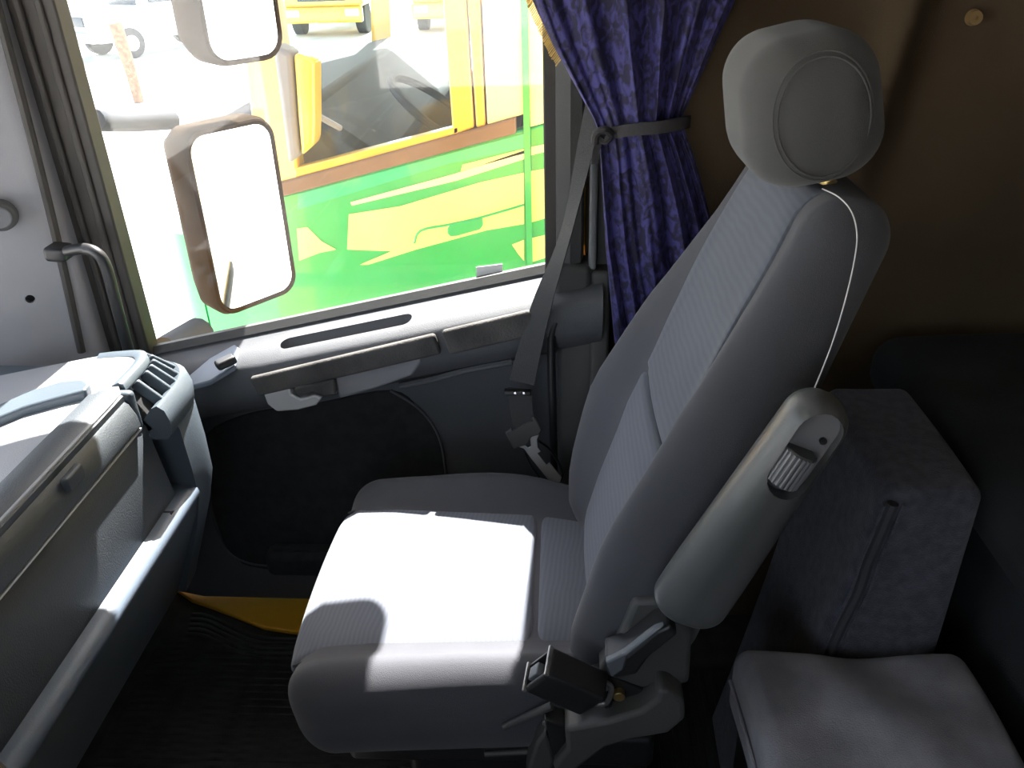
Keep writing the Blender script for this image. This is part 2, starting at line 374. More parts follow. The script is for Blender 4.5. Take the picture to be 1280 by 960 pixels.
build('handle_lever', prism(hl, (0, 0.025, 0)), 'pad_worn', door, bevel=0.005, bseg=3)
sp = [onZ(x, y, sill(-0.72)-0.018) for x, y in ((228, 474), (232, 464), (262, 450), (296, 441), (302, 446), (296, 462), (262, 472))]
sp = [V(p[0], p[1], sill(p[0])-0.014-(1.52-p[1])*0.22) for p in sp]
swp = build('switch_plate', prism(sp, (0, 0, 0.012)), 'switch', door, bevel=0.003)
sw0, sw1 = onZ(270, 458, sill(-0.70)-0.004), onZ(294, 447, sill(-0.67)-0.004)
build('window_switch', rbox((sw0+sw1)/2, (np.linalg.norm(sw1-sw0)/2, 0.012, 0.009), 0.006, axes(sw1-sw0)), 'black_plastic', swp)
cf = [onY(x, y, 1.512) for x, y in ((250, 560), (300, 520), (400, 503), (488, 488), (525, 512), (548, 545), (557, 590), (560, 640), (545, 690), (480, 722), (330, 712), (292, 696), (272, 660))]
cpt = build('carpet_field', prism(catmull(cf, 4, True), (0, 0.02, 0)), 'door_carpet', door, bevel=0.004)
arc = [onY(x, y, 1.511) for x, y in ((488, 488), (525, 512), (548, 545), (557, 590), (560, 640))]
build('field_piping', tube(arc, 0.003, 8), 'door_grey', cpt)
pc = onY(390, 692, 1.50)
build('map_pocket', join(rbox(pc+V(0.06, 0, -0.02), (0.17, 0.028, 0.035), 0.02, m=4), rbox(pc+V(0.06, 0.0, 0.016), (0.15, 0.012, 0.006), 0.005)), 'door_carpet', door)
lp = [onY(x, y, 1.512) for x, y in ((262, 600), (266, 650), (284, 688), (312, 704), (350, 708))]
build('lower_bead', tube(lp, 0.003, 8), 'door_grey', door)
ub = [onY(x, y, 1.455) for x, y in ((500, 482), (540, 474), (585, 462), (640, 452))]
build('upper_bead', tube(ub, 0.007, 8), 'door_grey', door)
build('frame_front', join(box(-0.960, -0.868, 1.512, 1.558, 0.68, 1.80), box(-0.938, -0.924, 1.504, 1.514, 0.70, 1.80), box(-0.902, -0.888, 1.506, 1.514, 0.70, 1.80)), 'frame_grey', door, bevel=0.006, bseg=3)
build('frame_rear', box(-0.033, -0.009, 1.485, 1.57, 0.86, 1.80), 'seal', door, bevel=0.003)
build('frame_top', box(-0.90, 0.0, 1.49, 1.57, 1.68, 1.80), 'seal', door, bevel=0.004)
build('pane_seal', loft([[(x, 1.522, sill(x)-0.004), (x, 1.534, sill(x)+0.010), (x, 1.546, sill(x)+0.010), (x, 1.55, sill(x)-0.02)] for x in (-0.90, -0.5, -0.03)]), 'trim_grey', door)
build('outer_skin', loft([[(x, 1.56, 0.03), (x, 1.60, 0.03), (x, 1.605, 0.5), (x, 1.575, sill(x)-0.002), (x, 1.56, sill(x)-0.002)] for x in (X0, -0.5, X1)]), 'yellow_paint', door, angle=30)
S('window_1', loft([[(x, 1.552, sill(x)-0.02), (x, 1.556, sill(x)-0.02), (x, 1.556, 1.70), (x, 1.552, 1.70)] for x in (-0.89, -0.028)]), 'door_glass', 'dusty window pane of the passenger door', smooth=False)
win1 = bpy.data.objects['window_1']
stk = build('sticker', prism([onY(x, y, 1.5505) for x, y in ((595, 334), (628, 330), (629, 345), (596, 352))], (0, 0.0012, 0)), 'white_plastic', win1, smooth=False)
yl = [onZ(x, y, 0.002) for x, y in ((214, 728), (300, 742), (420, 744), (420, 800), (362, 793), (330, 788), (300, 776), (264, 762), (240, 754), (220, 740))]
S('trim_3', prism(yl, (0, 0, 0.012)), 'yellow_paint', 'yellow painted entry step edge below the door', bevel=0.003)
tr = thing('trim_4', onZ(300, 795, 0), 'black ribbed rubber tread strip beside the yellow step edge', kind='structure')
for k in range(5):
    build('rib', tube([onZ(x-1.5*k, y+6.2*k, 0.006) for x, y in ((240, 768), (262, 770), (300, 788), (330, 797), (375, 798))], 0.0045, 6, 4), 'rubber', tr)

apil = thing('trim_1', (-1.05, 1.45, 0.6), 'light grey windscreen pillar trim left of the window', kind='structure')
def ap(z):
    g = -1.43+0.076*(z-0.78)
    return [(-0.952, 1.50, z), (-0.957, 1.475, z), (-0.98, 1.462, z), (-1.03, 1.435, z), (-1.12, 1.39, z), (-1.24, 1.365, z), (g+0.01, 1.36, z), (g+0.01, 1.60, z), (-0.952, 1.60, z)]
apo = build('pillar_cover', loft([ap(z) for z in np.linspace(0.50, 1.80, 12)]), 'pillar_light', apil, angle=50)
build('pillar_seam', tube([onY(-6, 0, 1.466), onY(34, 150, 1.462), onY(70, 295, 1.458), onY(102, 440, 1.454)], 0.008, 8), 'seal', apil)
hc = onY(40, 373, 1.437)
cut(apo, cyl(hc+V(0.012, -0.03, 0), hc+V(-0.014, 0.02, 0), 0.0085))
build('hole_plug', cyl(hc+V(-0.004, 0.008, 0), hc+V(-0.014, 0.02, 0), 0.0088), 'dark_recess', apil)
cc = onY(0, 270, 1.412); nn = V(0.45, -0.89, 0); nn /= np.linalg.norm(nn)
capo = build('round_cap', cyl(cc-nn*0.012, cc+nn*0.010, 0.030, 28, 0.026), 'trim_grey', apil, bevel=0.003)
build('cap_face', cyl(cc+nn*0.009, cc+nn*0.014, 0.020, 24), 'trim_light', capo, bevel=0.002)
bp = thing('trim_2', (0.03, 1.5, 0), 'grey door pillar trim between window and blue curtain', kind='structure')
build('pillar_cover', loft([[(-0.015, 1.50, z), (-0.011, 1.480, z), (0.014, 1.472, z), (0.034, 1.478, z), (0.040, 1.50, z), (0.042, 1.60, z), (-0.015, 1.60, z)] for z in (0.93, 1.8)]), 'trim_grey', bp, angle=30)
build('pillar_foot', rbox((0.025, 1.495, 0.49), (0.036, 0.035, 0.45), 0.012, m=3), 'trim_grey', bp)
build('pillar_knee', rbox((0.018, 1.485, 0.885), (0.036, 0.035, 0.055), 0.014, m=4), 'trim_grey', bp)
build('rail', rbox((0.056, 1.482, 1.36), (0.007, 0.02, 0.43), 0.006), 'trim_light', bp)
build('rail_cover', box(0.062, 0.095, 1.495, 1.52, 0.9, 1.8), 'trim_grey', bp, bevel=0.004)
build('rail_foot', rbox((0.072, 1.485, 0.72), (0.018, 0.03, 0.21), 0.008), 'trim_grey', bp)
build('outer_panel', box(-0.014, 1.26, 1.60, 1.65, -0.9, 1.86), 'yellow_paint', bp, smooth=False)
build('outer_front', box(-1.46, X0, 1.60, 1.65, -0.9, 0.80), 'yellow_paint', bp, smooth=False)
build('door_lower_skin', box(X0, -0.014, 1.60, 1.65, -0.9, 0.02), 'yellow_paint', bp, smooth=False)

# ------------------------------------------------------------------ dashboard
dash = thing('dashboard', (-0.9, 0.9, 0.0), 'blue grey plastic dashboard with glovebox in front of the seat', 'dashboard')
plan = [V(-0.68, y) for y in (-0.7, -0.2, 0.3, 0.7, 0.95, 1.05, 1.085, 1.11, 1.14)] + catmull([V(-0.68, 1.165), V(-0.682, 1.195), V(-0.692, 1.225), V(-0.72, 1.252), V(-0.77, 1.272), V(-0.85, 1.288), V(-1.10, 1.30)], 3)
def pnorm(P):
    out = []
    for i in range(len(P)):
        t = P[min(i+1, len(P)-1)]-P[max(i-1, 0)]; t = t/np.linalg.norm(t); out.append(V(t[1], -t[0]))
    return out
def sweep(prof, y0=-9, y1=9, P=plan, s0=0, s1=None):
    """profile (outward offset, z) swept along the dash plan; clipped to a y range on the straight run"""
    P = [p for p in P]
    Q = [p for p in P if y0 <= p[1] <= y1]
    if y0 > -9: Q = [V(-0.68, y0)] + [q for q in Q if q[1] > y0+1e-4]
    if y1 < 1.05: Q = [q for q in Q if q[1] < y1-1e-4] + [V(-0.68, y1)]
    Nn = pnorm(Q)
    return loft([[(q[0]+n[0]*d, q[1]+n[1]*d, z) for d, z in prof] for q, n in zip(Q, Nn)])
dk = lambda x: 0.882-0.22*max(0, -0.70-x)
outline = [p for p in plan] + [V(-1.38, 1.36), V(-1.38, -0.7)]
def deck():
    rows = []
    for p in plan:
        i = len(rows); n_ = pnorm(plan)[i]; off = 0.006+0.016*sm(1.08, 1.11, p[1])
        e = p-n_*off; xs = np.linspace(e[0], -1.385, 9)
        rows.append([(x, e[1]+(0 if j == 0 else 0.0), dk(x)) for j, x in enumerate(xs)])
    n = 9; vs = [v for r in rows for v in r]; fs = []
    for i in range(len(rows)-1):
        for j in range(n-1): fs.append((i*n+j, i*n+j+1, (i+1)*n+j+1, (i+1)*n+j))
    k = len(vs); vs += [(x, y, z-0.03) for x, y, z in vs]; fs += [tuple(i+k for i in f[::-1]) for f in fs]
    m = len(rows)
    edge = [(i*n, (i+1)*n) for i in range(m-1)] + [((i+1)*n+n-1, i*n+n-1) for i in range(m-1)] + [(j, j+1) for j in range(n-1)] + [((m-1)*n+j+1, (m-1)*n+j) for j in range(n-1)]
    fs += [(a, b, b+k, a+k) for a, b in edge]
    return vs, fs
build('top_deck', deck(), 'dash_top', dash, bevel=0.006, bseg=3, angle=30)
build('upper_lip', sweep([(-0.060, 0.878), (-0.040, 0.884), (-0.014, 0.883), (-0.004, 0.876), (-0.004, 0.862), (-0.06, 0.856)], P=[p for p in plan if p[1] <= 1.09]), 'dash', dash, angle=50)
build('carcass', sweep([(-0.10, 0.79), (-0.02, 0.79), (-0.012, 0.64), (-0.06, 0.64)]), 'dash', dash)
lid = build('glovebox_lid', sweep([(-0.03, 0.864), (-0.010, 0.871), (0.002, 0.862), (0.010, 0.842), (0.012, 0.822), (0.006, 0.817), (-0.03, 0.817)], 0.32, 1.085), 'dash', dash, bevel=0.002, angle=60)
build('lid_edge', sweep([(0.000, 0.817), (0.0115, 0.8185), (0.0115, 0.8155), (0.000, 0.815)], 0.32, 1.085), 'chrome' if False else 'silver', lid)
lc = onX(91, 597, -0.671)
build('latch_button', rbox(lc, (0.006, 0.021, 0.011), 0.004, m=3), 'dash', lid)
build('lower_panel', sweep([(-0.03, 0.813), (-0.002, 0.812), (0.004, 0.806), (0.010, 0.75), (0.021, 0.666), (0.018, 0.655), (-0.03, 0.655)], -0.7, 1.13), 'dash', dash, angle=60)
# rounded end of the dash with the air vent
pend = [p for p in plan if p[1] >= 1.075]
build('end_cap', sweep([(-0.05, 0.80), (0.036, 0.80), (0.042, 0.78), (0.045, 0.70), (0.044, 0.64), (0.028, 0.58), (-0.03, 0.42), (-0.06, 0.42)], P=[p for p in plan if p[1] >= 1.135]), 'dash_low', dash, angle=60)
pend = [p for p in plan if 1.105 <= p[1] <= 1.285]
def zsh(q): return dk(q[0])-0.882
def vsweep(prof, P):
    return loft([[(q[0]+n[0]*d, q[1]+n[1]*d, z+zsh(q)) for d, z in prof] for q, n in zip(P, pnorm(P))])
vent = build('vent_rim', vsweep([(0.020, 0.838), (0.030, 0.843), (0.041, 0.834), (0.046, 0.815), (0.044, 0.793), (0.036, 0.780), (-0.03, 0.780)], pend), 'dash_low', dash, angle=60)
build('vent_top_rim', vsweep([(-0.034, 0.880), (-0.022, 0.886), (-0.014, 0.883), (-0.012, 0.872), (-0.034, 0.868)], pend), 'dash_low', vent, angle=60)
build('vent_duct', vsweep([(-0.040, 0.862), (-0.030, 0.862), (0.014, 0.800), (0.004, 0.796)], pend), 'dark_recess', vent)
pn = pnorm(pend)
for i in range(1, len(pend), 2):
    q, n2 = pend[i], pn[i]; t2 = V(-n2[1], n2[0]); sl3 = V(n2[0]*0.045, n2[1]*0.045, -0.045); sl3 /= np.linalg.norm(sl3)
    c3 = V(q[0]+n2[0]*0.006, q[1]+n2[1]*0.006, 0.850+zsh(q)); R3 = axes(sl3, np.cross(sl3, V(t2[0], t2[1], 0)))
    build('slat', rbox(c3, (0.027, 0.0045, 0.010), 0.004, R3), 'dash_low', vent)
build('vent_lid_end', rbox((-0.705, 1.098, 0.842), (0.030, 0.009, 0.036), 0.008, m=4), 'dash_low', vent)
q, n2 = pend[2], pn[2]
build('vent_wheel', cyl((q[0]+n2[0]*0.004+n2[1]*0.009, q[1]+n2[1]*0.004-n2[0]*0.009, 0.782), (q[0]+n2[0]*0.004-n2[1]*0.009, q[1]+n2[1]*0.004+n2[0]*0.009, 0.782), 0.016, 18), 'black_plastic', vent)
# ledge and kick panel
build('ledge', sweep([(-0.05, 0.668), (0.032, 0.668), (0.046, 0.661), (0.049, 0.650), (0.042, 0.640), (-0.05, 0.640)], -0.7, 1.15), 'dash_blue', dash, angle=60)
kick = build('kick_panel', sweep([(-0.08, 0.64), (0.040, 0.64), (0.030, 0.60), (-0.045, 0.42), (-0.075, 0.42)], -0.7, 1.14), 'dash_low', dash, angle=60)
for px, py in ((77, 872), (213, 645)):
    c0 = onX(px, py, -0.665 if px < 100 else -0.65)
    build('screw_hole', cyl(c0+V(-0.03, 0, 0), c0+V(0.006, 0, 0.0), 0.009, 16), 'dark_recess', kick)
# raised lip of the tray moulded in the dash top
rp = [onZ(x, y, dk(-0.8)+0.002) for x, y in ((-40, 512), (0, 498), (40, 487), (80, 483), (108, 487), (118, 497), (112, 506), (80, 508), (30, 512), (-40, 530))]
build('tray_lip', prism([V(p[0], p[1], dk(p[0])-0.01) for p in rp], (0, 0, 0.026)), 'dash_low', dash, bevel=0.005, bseg=3)
# black tubular grab handle on the windscreen pillar
gh = thing('grab_handle', (-0.93, 1.42, 0.82), 'black tubular grab handle on the windscreen pillar', 'grab handle')
hp = [onY(x, y, Y) for x, y, Y in ((84, 314, 1.415), (105, 311, 1.40), (122, 317, 1.39), (133, 335, 1.39), (145, 380, 1.40), (157, 425, 1.41), (166, 458, 1.42))]
build('bar', tube(hp, 0.0105, 12), 'black_plastic', gh)
build('mount', rbox(onY(74, 315, 1.43), (0.020, 0.022, 0.014), 0.008, axes((1, 0, -0.1)), m=4), 'black_plastic', gh)

# second grab handle by the door pillar
gb = thing('grab_handle', (-0.02, 1.44, 0.35), 'black bent tube grab handle beside the door pillar, behind the seat belt', 'grab handle')
hp = [onY(x, y, Y) for x, y, Y in ((736, 380, 1.47), (718, 388, 1.44), (700, 397, 1.425), (691, 412, 1.42), (689, 440, 1.42), (691, 520, 1.425), (693, 600, 1.44))]
build('bar', tube(hp, 0.0085, 12), 'black_plastic', gb)

# ------------------------------------------------------------------ passenger seat
Y0 = 1.062
seat = thing('passenger_seat', (-0.10, Y0, 0.0), 'grey cloth passenger seat with headrest, sunlit on the cushion', 'seat')
def cush_top(u, v):                               # u along the seat -1 front .. 1 rear, v across
    return 0.028*sm(0.60, 0.84, np.abs(v)) + (0.024*(v > 0)+0.006*(v < 0))*sm(0.66, 0.86, np.abs(v))*np.exp(-((u-0.05)/0.5)**2) - 0.014*sm(0.2, 1.0, u) - 0.010*sm(0.55, 1.0, -u)
CX, CL = -0.135, 0.275
def wfac(u): return 1.0-0.07*u-0.06*sm(0.2, 1.0, u)
def cdef(P):
    u = P[:, 0]/CL; v = P[:, 1]/0.262; wt = np.clip((P[:, 2]+0.075)/0.15, 0, 1)
    x = CX+P[:, 0] - 0.020*(1-v**2)*sm(0.0, 1.0, -u) + 0.02*(1-wt)*sm(0.3, 1, -u)
    y = Y0+P[:, 1]*wfac(u) + 0
    z = 0.472+P[:, 2]+wt*cush_top(u, v)
    return np.stack([x, y, z], 1)
vs, fs = roundbox(CL, 0.262, 0.075, 0.060, 6, 14)
cu = build('cushion_bolster', (cdef(vs), fs), 'bolster', seat, angle=180)
def insert(x0, x1, hw, name, thick=0.013):
    vs, fs = roundbox((x1-x0)/2, hw, thick, thick*0.95, 3, 14)
    P = vs+V((x0+x1)/2-CX, 0, 0); u = P[:, 0]/CL; v = P[:, 1]/0.262
    t = P[:, 1]/hw
    x = CX+P[:, 0]-0.020*(1-v**2)*sm(0, 1, -u)
    z = 0.541+P[:, 2]+cush_top(u, v*0.6)-0.006*sm(0.75, 1, np.abs(t))-0.03*sm(0.86, 1.06, -u)
    return build(name, (np.stack([x, Y0+P[:, 1]*(1.0-0.10*u-0.06*sm(0.2, 1, u)), z], 1), fs), 'insert_seat', seat, angle=180)
insert(-0.408, -0.046, 0.168, 'cushion_insert')
insert(-0.040, 0.125, 0.168, 'rear_insert')
for sd in (-1, 1):
    pts = []
    for x in np.linspace(-0.40, 0.12, 12):
        u = (x-CX)/CL; yv = 0.171*sd; pts.append(V(x-0.010*sm(0, 1, -u), Y0+yv*(1.0-0.10*u-0.06*sm(0.2, 1, u)), 0.5475+float(cush_top(np.array(u), np.array(0.62)))-0.03*float(sm(0.86, 1.06, -u))))
    build('seam', tube(pts, 0.0028, 6, 3), 'piping', seat)
# backrest in its own reclined frame: s up the back, v across, t forwards
BA = math.radians(19.5); bu = V(math.sin(BA), 0, math.cos(BA)); bn = V(-math.cos(BA), 0, math.sin(BA)); BO = V(0.045, Y0, 0.56)
def half(s): return np.interp(s, [-0.06, 0.0, 0.10, 0.22, 0.36, 0.50, 0.60, 0.70], [0.20, 0.225, 0.255, 0.262, 0.245, 0.212, 0.190, 0.170])
def fwd_off(s, v):
    b = sm(0.46, 0.84, np.abs(v)); return 0.058*b*np.interp(s, [-0.06, 0.05, 0.2, 0.42, 0.60, 0.70], [0.3, 0.8, 1.0, 0.7, 0.15, 0.0]) + np.interp(s, [-0.06, 0.1, 0.25, 0.45, 0.70], [0.0, 0.010, 0.016, 0.004, 0.0])
def toworld(s, y, t): return BO + np.outer(s, bu) + np.outer(t, bn) + np.outer(y, V(0, 1, 0))
SL = 0.385; SM = 0.335
vs, fs = roundbox(0.055, 0.26, SL, 0.050, 6, 16)
s_ = SM+vs[:, 2]; v_ = vs[:, 1]/0.26; wt = np.clip((-vs[:, 0]+0.055)/0.11, 0, 1)
t_ = -vs[:, 0]-0.055+wt*fwd_off(s_, v_)-(1-wt)*0.02*sm(0.25, 0.0, s_)
build('backrest_shell', (toworld(s_, v_*half(s_)*(1-0.10*(1-wt)), t_), fs), 'bolster', seat, angle=180)
def binsert(s0, s1, name, thick=0.012):
    vs, fs = roundbox(thick, 1.0, (s1-s0)/2, thick*0.95, 3, 16)
    # widen the rounding across so that the edge curls into the seam
    vv = vs[:, 1]; edge = np.sign(vv)*np.minimum(np.abs(vv), 1.0)
    s = (s0+s1)/2+vs[:, 2]; hw = half(s)*np.interp(s, [0, 0.2, 0.35, 0.5, 0.62, 0.71], [0.52, 0.50, 0.54, 0.63, 0.70, 0.66])
    v = edge*hw/half(s)
    t = -vs[:, 0]-0.004+fwd_off(s, v)-0.004*sm(0.8, 1, np.abs(edge))+0.006*(1-edge**2)
    q = np.clip((s-0.668)/0.052, 0, 0.999); t = t-0.052*(1-np.sqrt(1-q*q))
    return build(name, (toworld(s, edge*hw, t), fs), 'insert_back', seat, angle=180)
binsert(0.015, 0.315, 'lumbar_insert'); binsert(0.322, 0.712, 'back_insert')
# headrest
HB = math.radians(-12); hc = onY(1026, 145, 0.935)+V(0.0, 0.130, 0.0)
hu = V(math.sin(HB), 0, math.cos(HB)); hn = V(-math.cos(HB), 0, math.sin(HB))
vs, fs = roundbox(0.073, 0.150, 0.082, 0.056, 8, 8)
f_ = vs[:, 0]/0.073; k_ = vs[:, 2]/0.082
yy = vs[:, 1]*(1-0.08*sm(0, 1, k_)-0.05*sm(0, 1, f_))
xx = vs[:, 0]*(1+0.06*sm(-1, 1, -k_))+0.010*(1-(vs[:, 1]/0.150)**2)*0.5; zz = vs[:, 2]
tf = 1-0.24*sm(-0.02, 0.16, vs[:, 1]); xx = xx*tf; zz = zz*tf
head = build('headrest', (hc+np.outer(xx, hn)*1.0+np.outer(zz, hu)+np.outer(yy, V(0, 1, 0)), fs), 'headcloth', seat, angle=180)
def hpt(a, yv, r): return hc + hn*(0.058*r*math.cos(a)) + hu*(0.076*r*math.sin(a)) + V(0, yv, 0)
for r, yv in ((0.90, -0.1385), (0.83, -0.143)):
    build('seam', tube([hpt(a, yv+0.003*0, r) for a in np.linspace(0, 2*math.pi, 16, endpoint=False)], 0.0012, 6, 3, True), 'headcloth', head)
for yv in (0.985, 1.125):
    p0 = BO+bu*0.675+bn*(-0.028); p0[1] = yv; p1 = p0+bu*0.09
    post = build('headrest_post', cyl(p0, p1, 0.0075, 16), 'chrome', seat)
    build('post_collar', cyl(p0+bu*0.025, p0+bu*0.045, 0.011, 16), 'brass', post)
# thin pale cord hanging down the side of the back
cp = [onY(x, y, Y) for x, y, Y in ((1028, 236, 0.96), (1048, 246, 0.90), (1064, 264, 0.872), (1071, 290, 0.862), (1069, 320, 0.855), (1058, 370, 0.835), (1040, 430, 0.812), (1018, 486, 0.79))]
build('cord', tube(cp, 0.0008, 6), 'thread', seat)

# folded armrest on the near side of the backrest
ar = thing('armrest', (0.16, 0.79, 0.72), 'grey plastic armrest folded up against the near side of the backrest', 'armrest')
A0, A1 = onY(868, 742, 0.765), onY(1012, 532, 0.765)
ad = A1-A0; AL = np.linalg.norm(ad); ad = ad/AL; an = V(0, -1, 0); ab = np.cross(an, ad)
if ab[0] > 0: ab = -ab                               # towards the front
vs, fs = roundbox(AL/2+0.040, 0.034, 0.0375, 0.032, 6, 12)
k = vs[:, 0]/(AL/2+0.04); wid = 1.10-0.22*k*1.0-0.06*sm(0.5, 1, -k)
W_ = lambda vs, wid: (A0+A1)/2 + np.outer(vs[:, 0], ad) + np.outer(vs[:, 1], an) + np.outer(vs[:, 2]*wid, ab)
body = build('body', (W_(vs, wid), fs), 'armrest_grey', ar, angle=180)
cm = A0+ad*(AL*0.91)+an*0.034
slot = stadium(cm-an*0.020, ad, ab, 0.054, 0.024)
cut(body, prism(slot, an*0.06)); body.data.set_sharp_from_angle(angle=math.radians(50))
build('recess_floor', prism(stadium(cm-an*0.022, ad, ab, 0.0535, 0.0236), an*0.004), 'armrest_cup', ar)
wc = cm-ad*0.018-an*0.012
wh = build('adjuster_wheel', cyl(wc-ad*0.022+ab*0.004, wc+ad*0.022+ab*0.004, 0.0175, 32), 'armrest_grey', ar, bevel=0.002)
for k in range(22):
    a = 2*math.pi*k/22; o_ = an*math.cos(a)*0.0178+ab*(0.004+math.sin(a)*0.0178) if False else an*math.cos(a)*0.0178+ab*math.sin(a)*0.0178+ab*0.004
    if math.cos(a) > -0.1: build('rib', cyl(wc+o_-ad*0.020, wc+o_+ad*0.020, 0.0017, 6), 'armrest_cup', wh)
build('stop_screw', cyl(cm+ad*0.020-ab*0.013-an*0.020, cm+ad*0.020-ab*0.013-an*0.015, 0.004, 14), 'black_plastic', ar)

# recliner cover, lever, side frame, pedestal
rc = [onY(x, y, 0.803) for x, y in ((792, 752), (826, 750), (866, 790), (862, 856), (800, 862), (756, 852), (748, 842), (770, 806))]
build('recliner_cover', prism(rc, (0, 0.05, 0)), 'seat_plastic', seat, bevel=0.008, bseg=3)
lv = [onY(x, y, 0.765) for x, y in ((757, 828), (783, 820), (820, 790), (838, 782), (848, 794), (812, 822), (796, 844), (770, 850), (760, 846))]
lvp = build('recline_lever', prism(lv, (0, 0.045, 0)), 'black_plastic', seat, bevel=0.005, bseg=3)
lt = [onY(x, y, 0.762) for x, y in ((757, 828), (783, 820), (822, 789), (834, 783), (826, 785), (784, 812), (778, 836), (764, 848))]
build('lever_grip', prism([onY(x, y, 0.762) for x, y in ((757, 829), (782, 816), (818, 788), (832, 783), (784, 822), (780, 838), (764, 848))], (0, 0.012, 0)), 'lever', lvp, bevel=0.003)
sf = [onY(x, y, 0.77) for x, y in ((706, 912), (760, 902), (800, 890), (820, 876), (824, 862), (838, 864), (856, 878), (857, 900), (836, 918), (790, 926), (756, 936), (706, 975), (690, 960), (708, 938))]
build('side_shield', prism(sf, (0, 0.06, 0)), 'seat_plastic', seat, bevel=0.007, bseg=3)
build('side_shield_front', prism([onY(x, y, 0.78) for x, y in ((656, 975), (670, 930), (682, 915), (694, 952), (680, 985))], (0, 0.05, 0)), 'seat_plastic', seat, bevel=0.005)
build('side_bracket', prism([onY(x, y, 0.785) for x, y in ((680, 898), (706, 908), (708, 930), (694, 950), (684, 925))], (0, 0.03, 0)), 'black_plastic', seat, bevel=0.003)
build('seat_frame', rbox((-0.10, Y0, 0.375), (0.24, 0.215, 0.035), 0.012), 'black_plastic', seat)
build('pedestal', rbox((-0.06, Y0, 0.175), (0.20, 0.17, 0.178), 0.02), 'black_plastic', seat)
build('frame_tube', tube([onY(x, y, 0.80) for x, y in ((630, 908), (655, 897), (690, 882))], 0.006, 10, 3), 'seat_plastic', seat)
build('front_tube', tube([onY(x, y, 0.82) for x, y in ((606, 942), (630, 941), (662, 939))], 0.005, 10, 3), 'seat_plastic', seat)
for x, y, r, mt in ((774, 872, 0.0085, 'brass'), (745, 868, 0.006, 'steel'), (724, 886, 0.006, 'steel'), (804, 885, 0.004, 'steel'), (683, 905, 0.006, 'steel'), (738, 902, 0.004, 'brass'), (757, 862, 0.0045, 'steel')):
    c0 = onY(x, y, 0.790); build('bolt', cyl(c0, c0+V(0, 0.03, 0), r, 14), mt, seat, bevel=0.001)
build('hinge_plate', prism([onY(x, y, 0.80) for x, y in ((738, 852), (762, 846), (800, 860), (822, 878), (790, 896), (740, 904), (716, 896))], (0, 0.03, 0)), 'black_plastic', seat, bevel=0.003)
build('hinge_link', tube([onY(x, y, 0.785) for x, y in ((735, 858), (752, 852), (764, 860), (758, 878), (740, 880))], 0.004, 8), 'steel', seat)

# belt buckle on its stalk
bk = thing('belt_buckle', onY(740, 870, 0.79), 'black seat belt buckle with open slot standing beside the seat cushion', 'buckle')
B0, B1 = onY(744, 868, 0.775), onY(672, 836, 0.775)
bd = (B1-B0); BL = np.linalg.norm(bd); R_ = axes(bd, (0, -0.25, 1))
bb = build('housing', rbox((B0+B1)/2, (BL/2, 0.021, 0.033), 0.006, R_, m=3), 'black_plastic', bk)
e0 = B1+R_[:, 0]*0.002
cut(bb, rbox(e0, (0.022, 0.014, 0.027), 0.002, R_))
for s in (-1, 1): build('slot_edge', rbox(e0-R_[:, 0]*0.002+R_[:, 2]*0.0305*s, (0.003, 0.021, 0.0022), 0.001, R_), 'steel', bk)
build('release_button', rbox(e0-R_[:, 0]*0.008-R_[:, 2]*0.009, (0.008, 0.009, 0.012), 0.002, R_), 'lever', bk)
build('stalk', tube([B0, B0+V(0.015, 0.02, -0.03), onY(765, 895, 0.80)], 0.007, 8, 4), 'black_plastic', bk)

# ------------------------------------------------------------------ seat belt
sb = thing('seat_belt', (-0.05, 1.45, 0.45), 'grey seat belt webbing hanging down beside the door pillar with metal tongue', 'seat belt')
P_ = [onY(744, 120, 1.455), onY(733, 180, 1.448), onY(708, 290, 1.425), onY(676, 385, 1.400), onY(652, 478, 1.392)]
W_2 = [V(0.014, -0.006, 0.003), V(0.015, -0.006, 0.003), V(0.010, -0.012, 0.003), V(0.018, -0.010, 0.0), V(0.024, -0.004, -0.004)]
build('webbing', ribbon(P_, W_2, 0.002), 'webbing', sb)
P_ = [onY(650, 486, 1.390), onY(652, 515, 1.389), onY(657, 540, 1.388)]
build('lower_webbing', ribbon(P_, [V(0.023, 0, -0.003), V(0.022, 0, 0.001), V(0.021, 0, 0.006)], 0.002), 'webbing', sb)
ck = onY(647, 490, 1.386); build('retainer', rbox(ck, (0.026, 0.007, 0.005), 0.003, axes((1, 0, -0.05))), 'black_plastic', sb)
for px in (644, 655): build('rivet', rbox(onY(px, 491, 1.378), (0.003, 0.002, 0.003), 0.0015), 'chrome', sb)
tg = [(632, 540), (640, 536), (668, 522), (672, 523), (678, 538), (674, 545), (668, 548), (667, 556), (706, 600), (690, 606), (664, 574), (652, 560), (642, 561), (634, 548)]
tong = build('tongue_cover', prism([onY(x, y, 1.380) for x, y in ((631, 541), (668, 521), (678, 538), (674, 544), (664, 547), (660, 556), (650, 559), (642, 562))], (0, 0.008, 0)), 'trim_grey', sb, bevel=0.003)
cut(tong, prism([onY(x, y, 1.355) for x, y in ((637, 544), (664, 531), (666, 535), (640, 548))], (0, 0.06, 0)))
tm = build('tongue_plate', prism([onY(x, y, 1.383) for x, y in ((646, 558), (652, 553), (660, 560), (664, 558), (662, 546), (668, 541), (674, 543), (671, 550), (672, 560), (702, 597), (700, 603), (690, 606), (662, 571), (655, 561))], (0, 0.003, 0)), 'silver', sb, bevel=0.001)
cut(tm, prism([onY(x, y, 1.365) for x, y in ((671, 573), (677, 570), (689, 584), (683, 588))], (0, 0.05, 0)))
build('belt_end', tube([onY(x, y, 1.395) for x, y in ((674, 552), (690, 565), (703, 590), (700, 600))], 0.006, 8, 5, flat=0.5), 'black_plastic', sb)
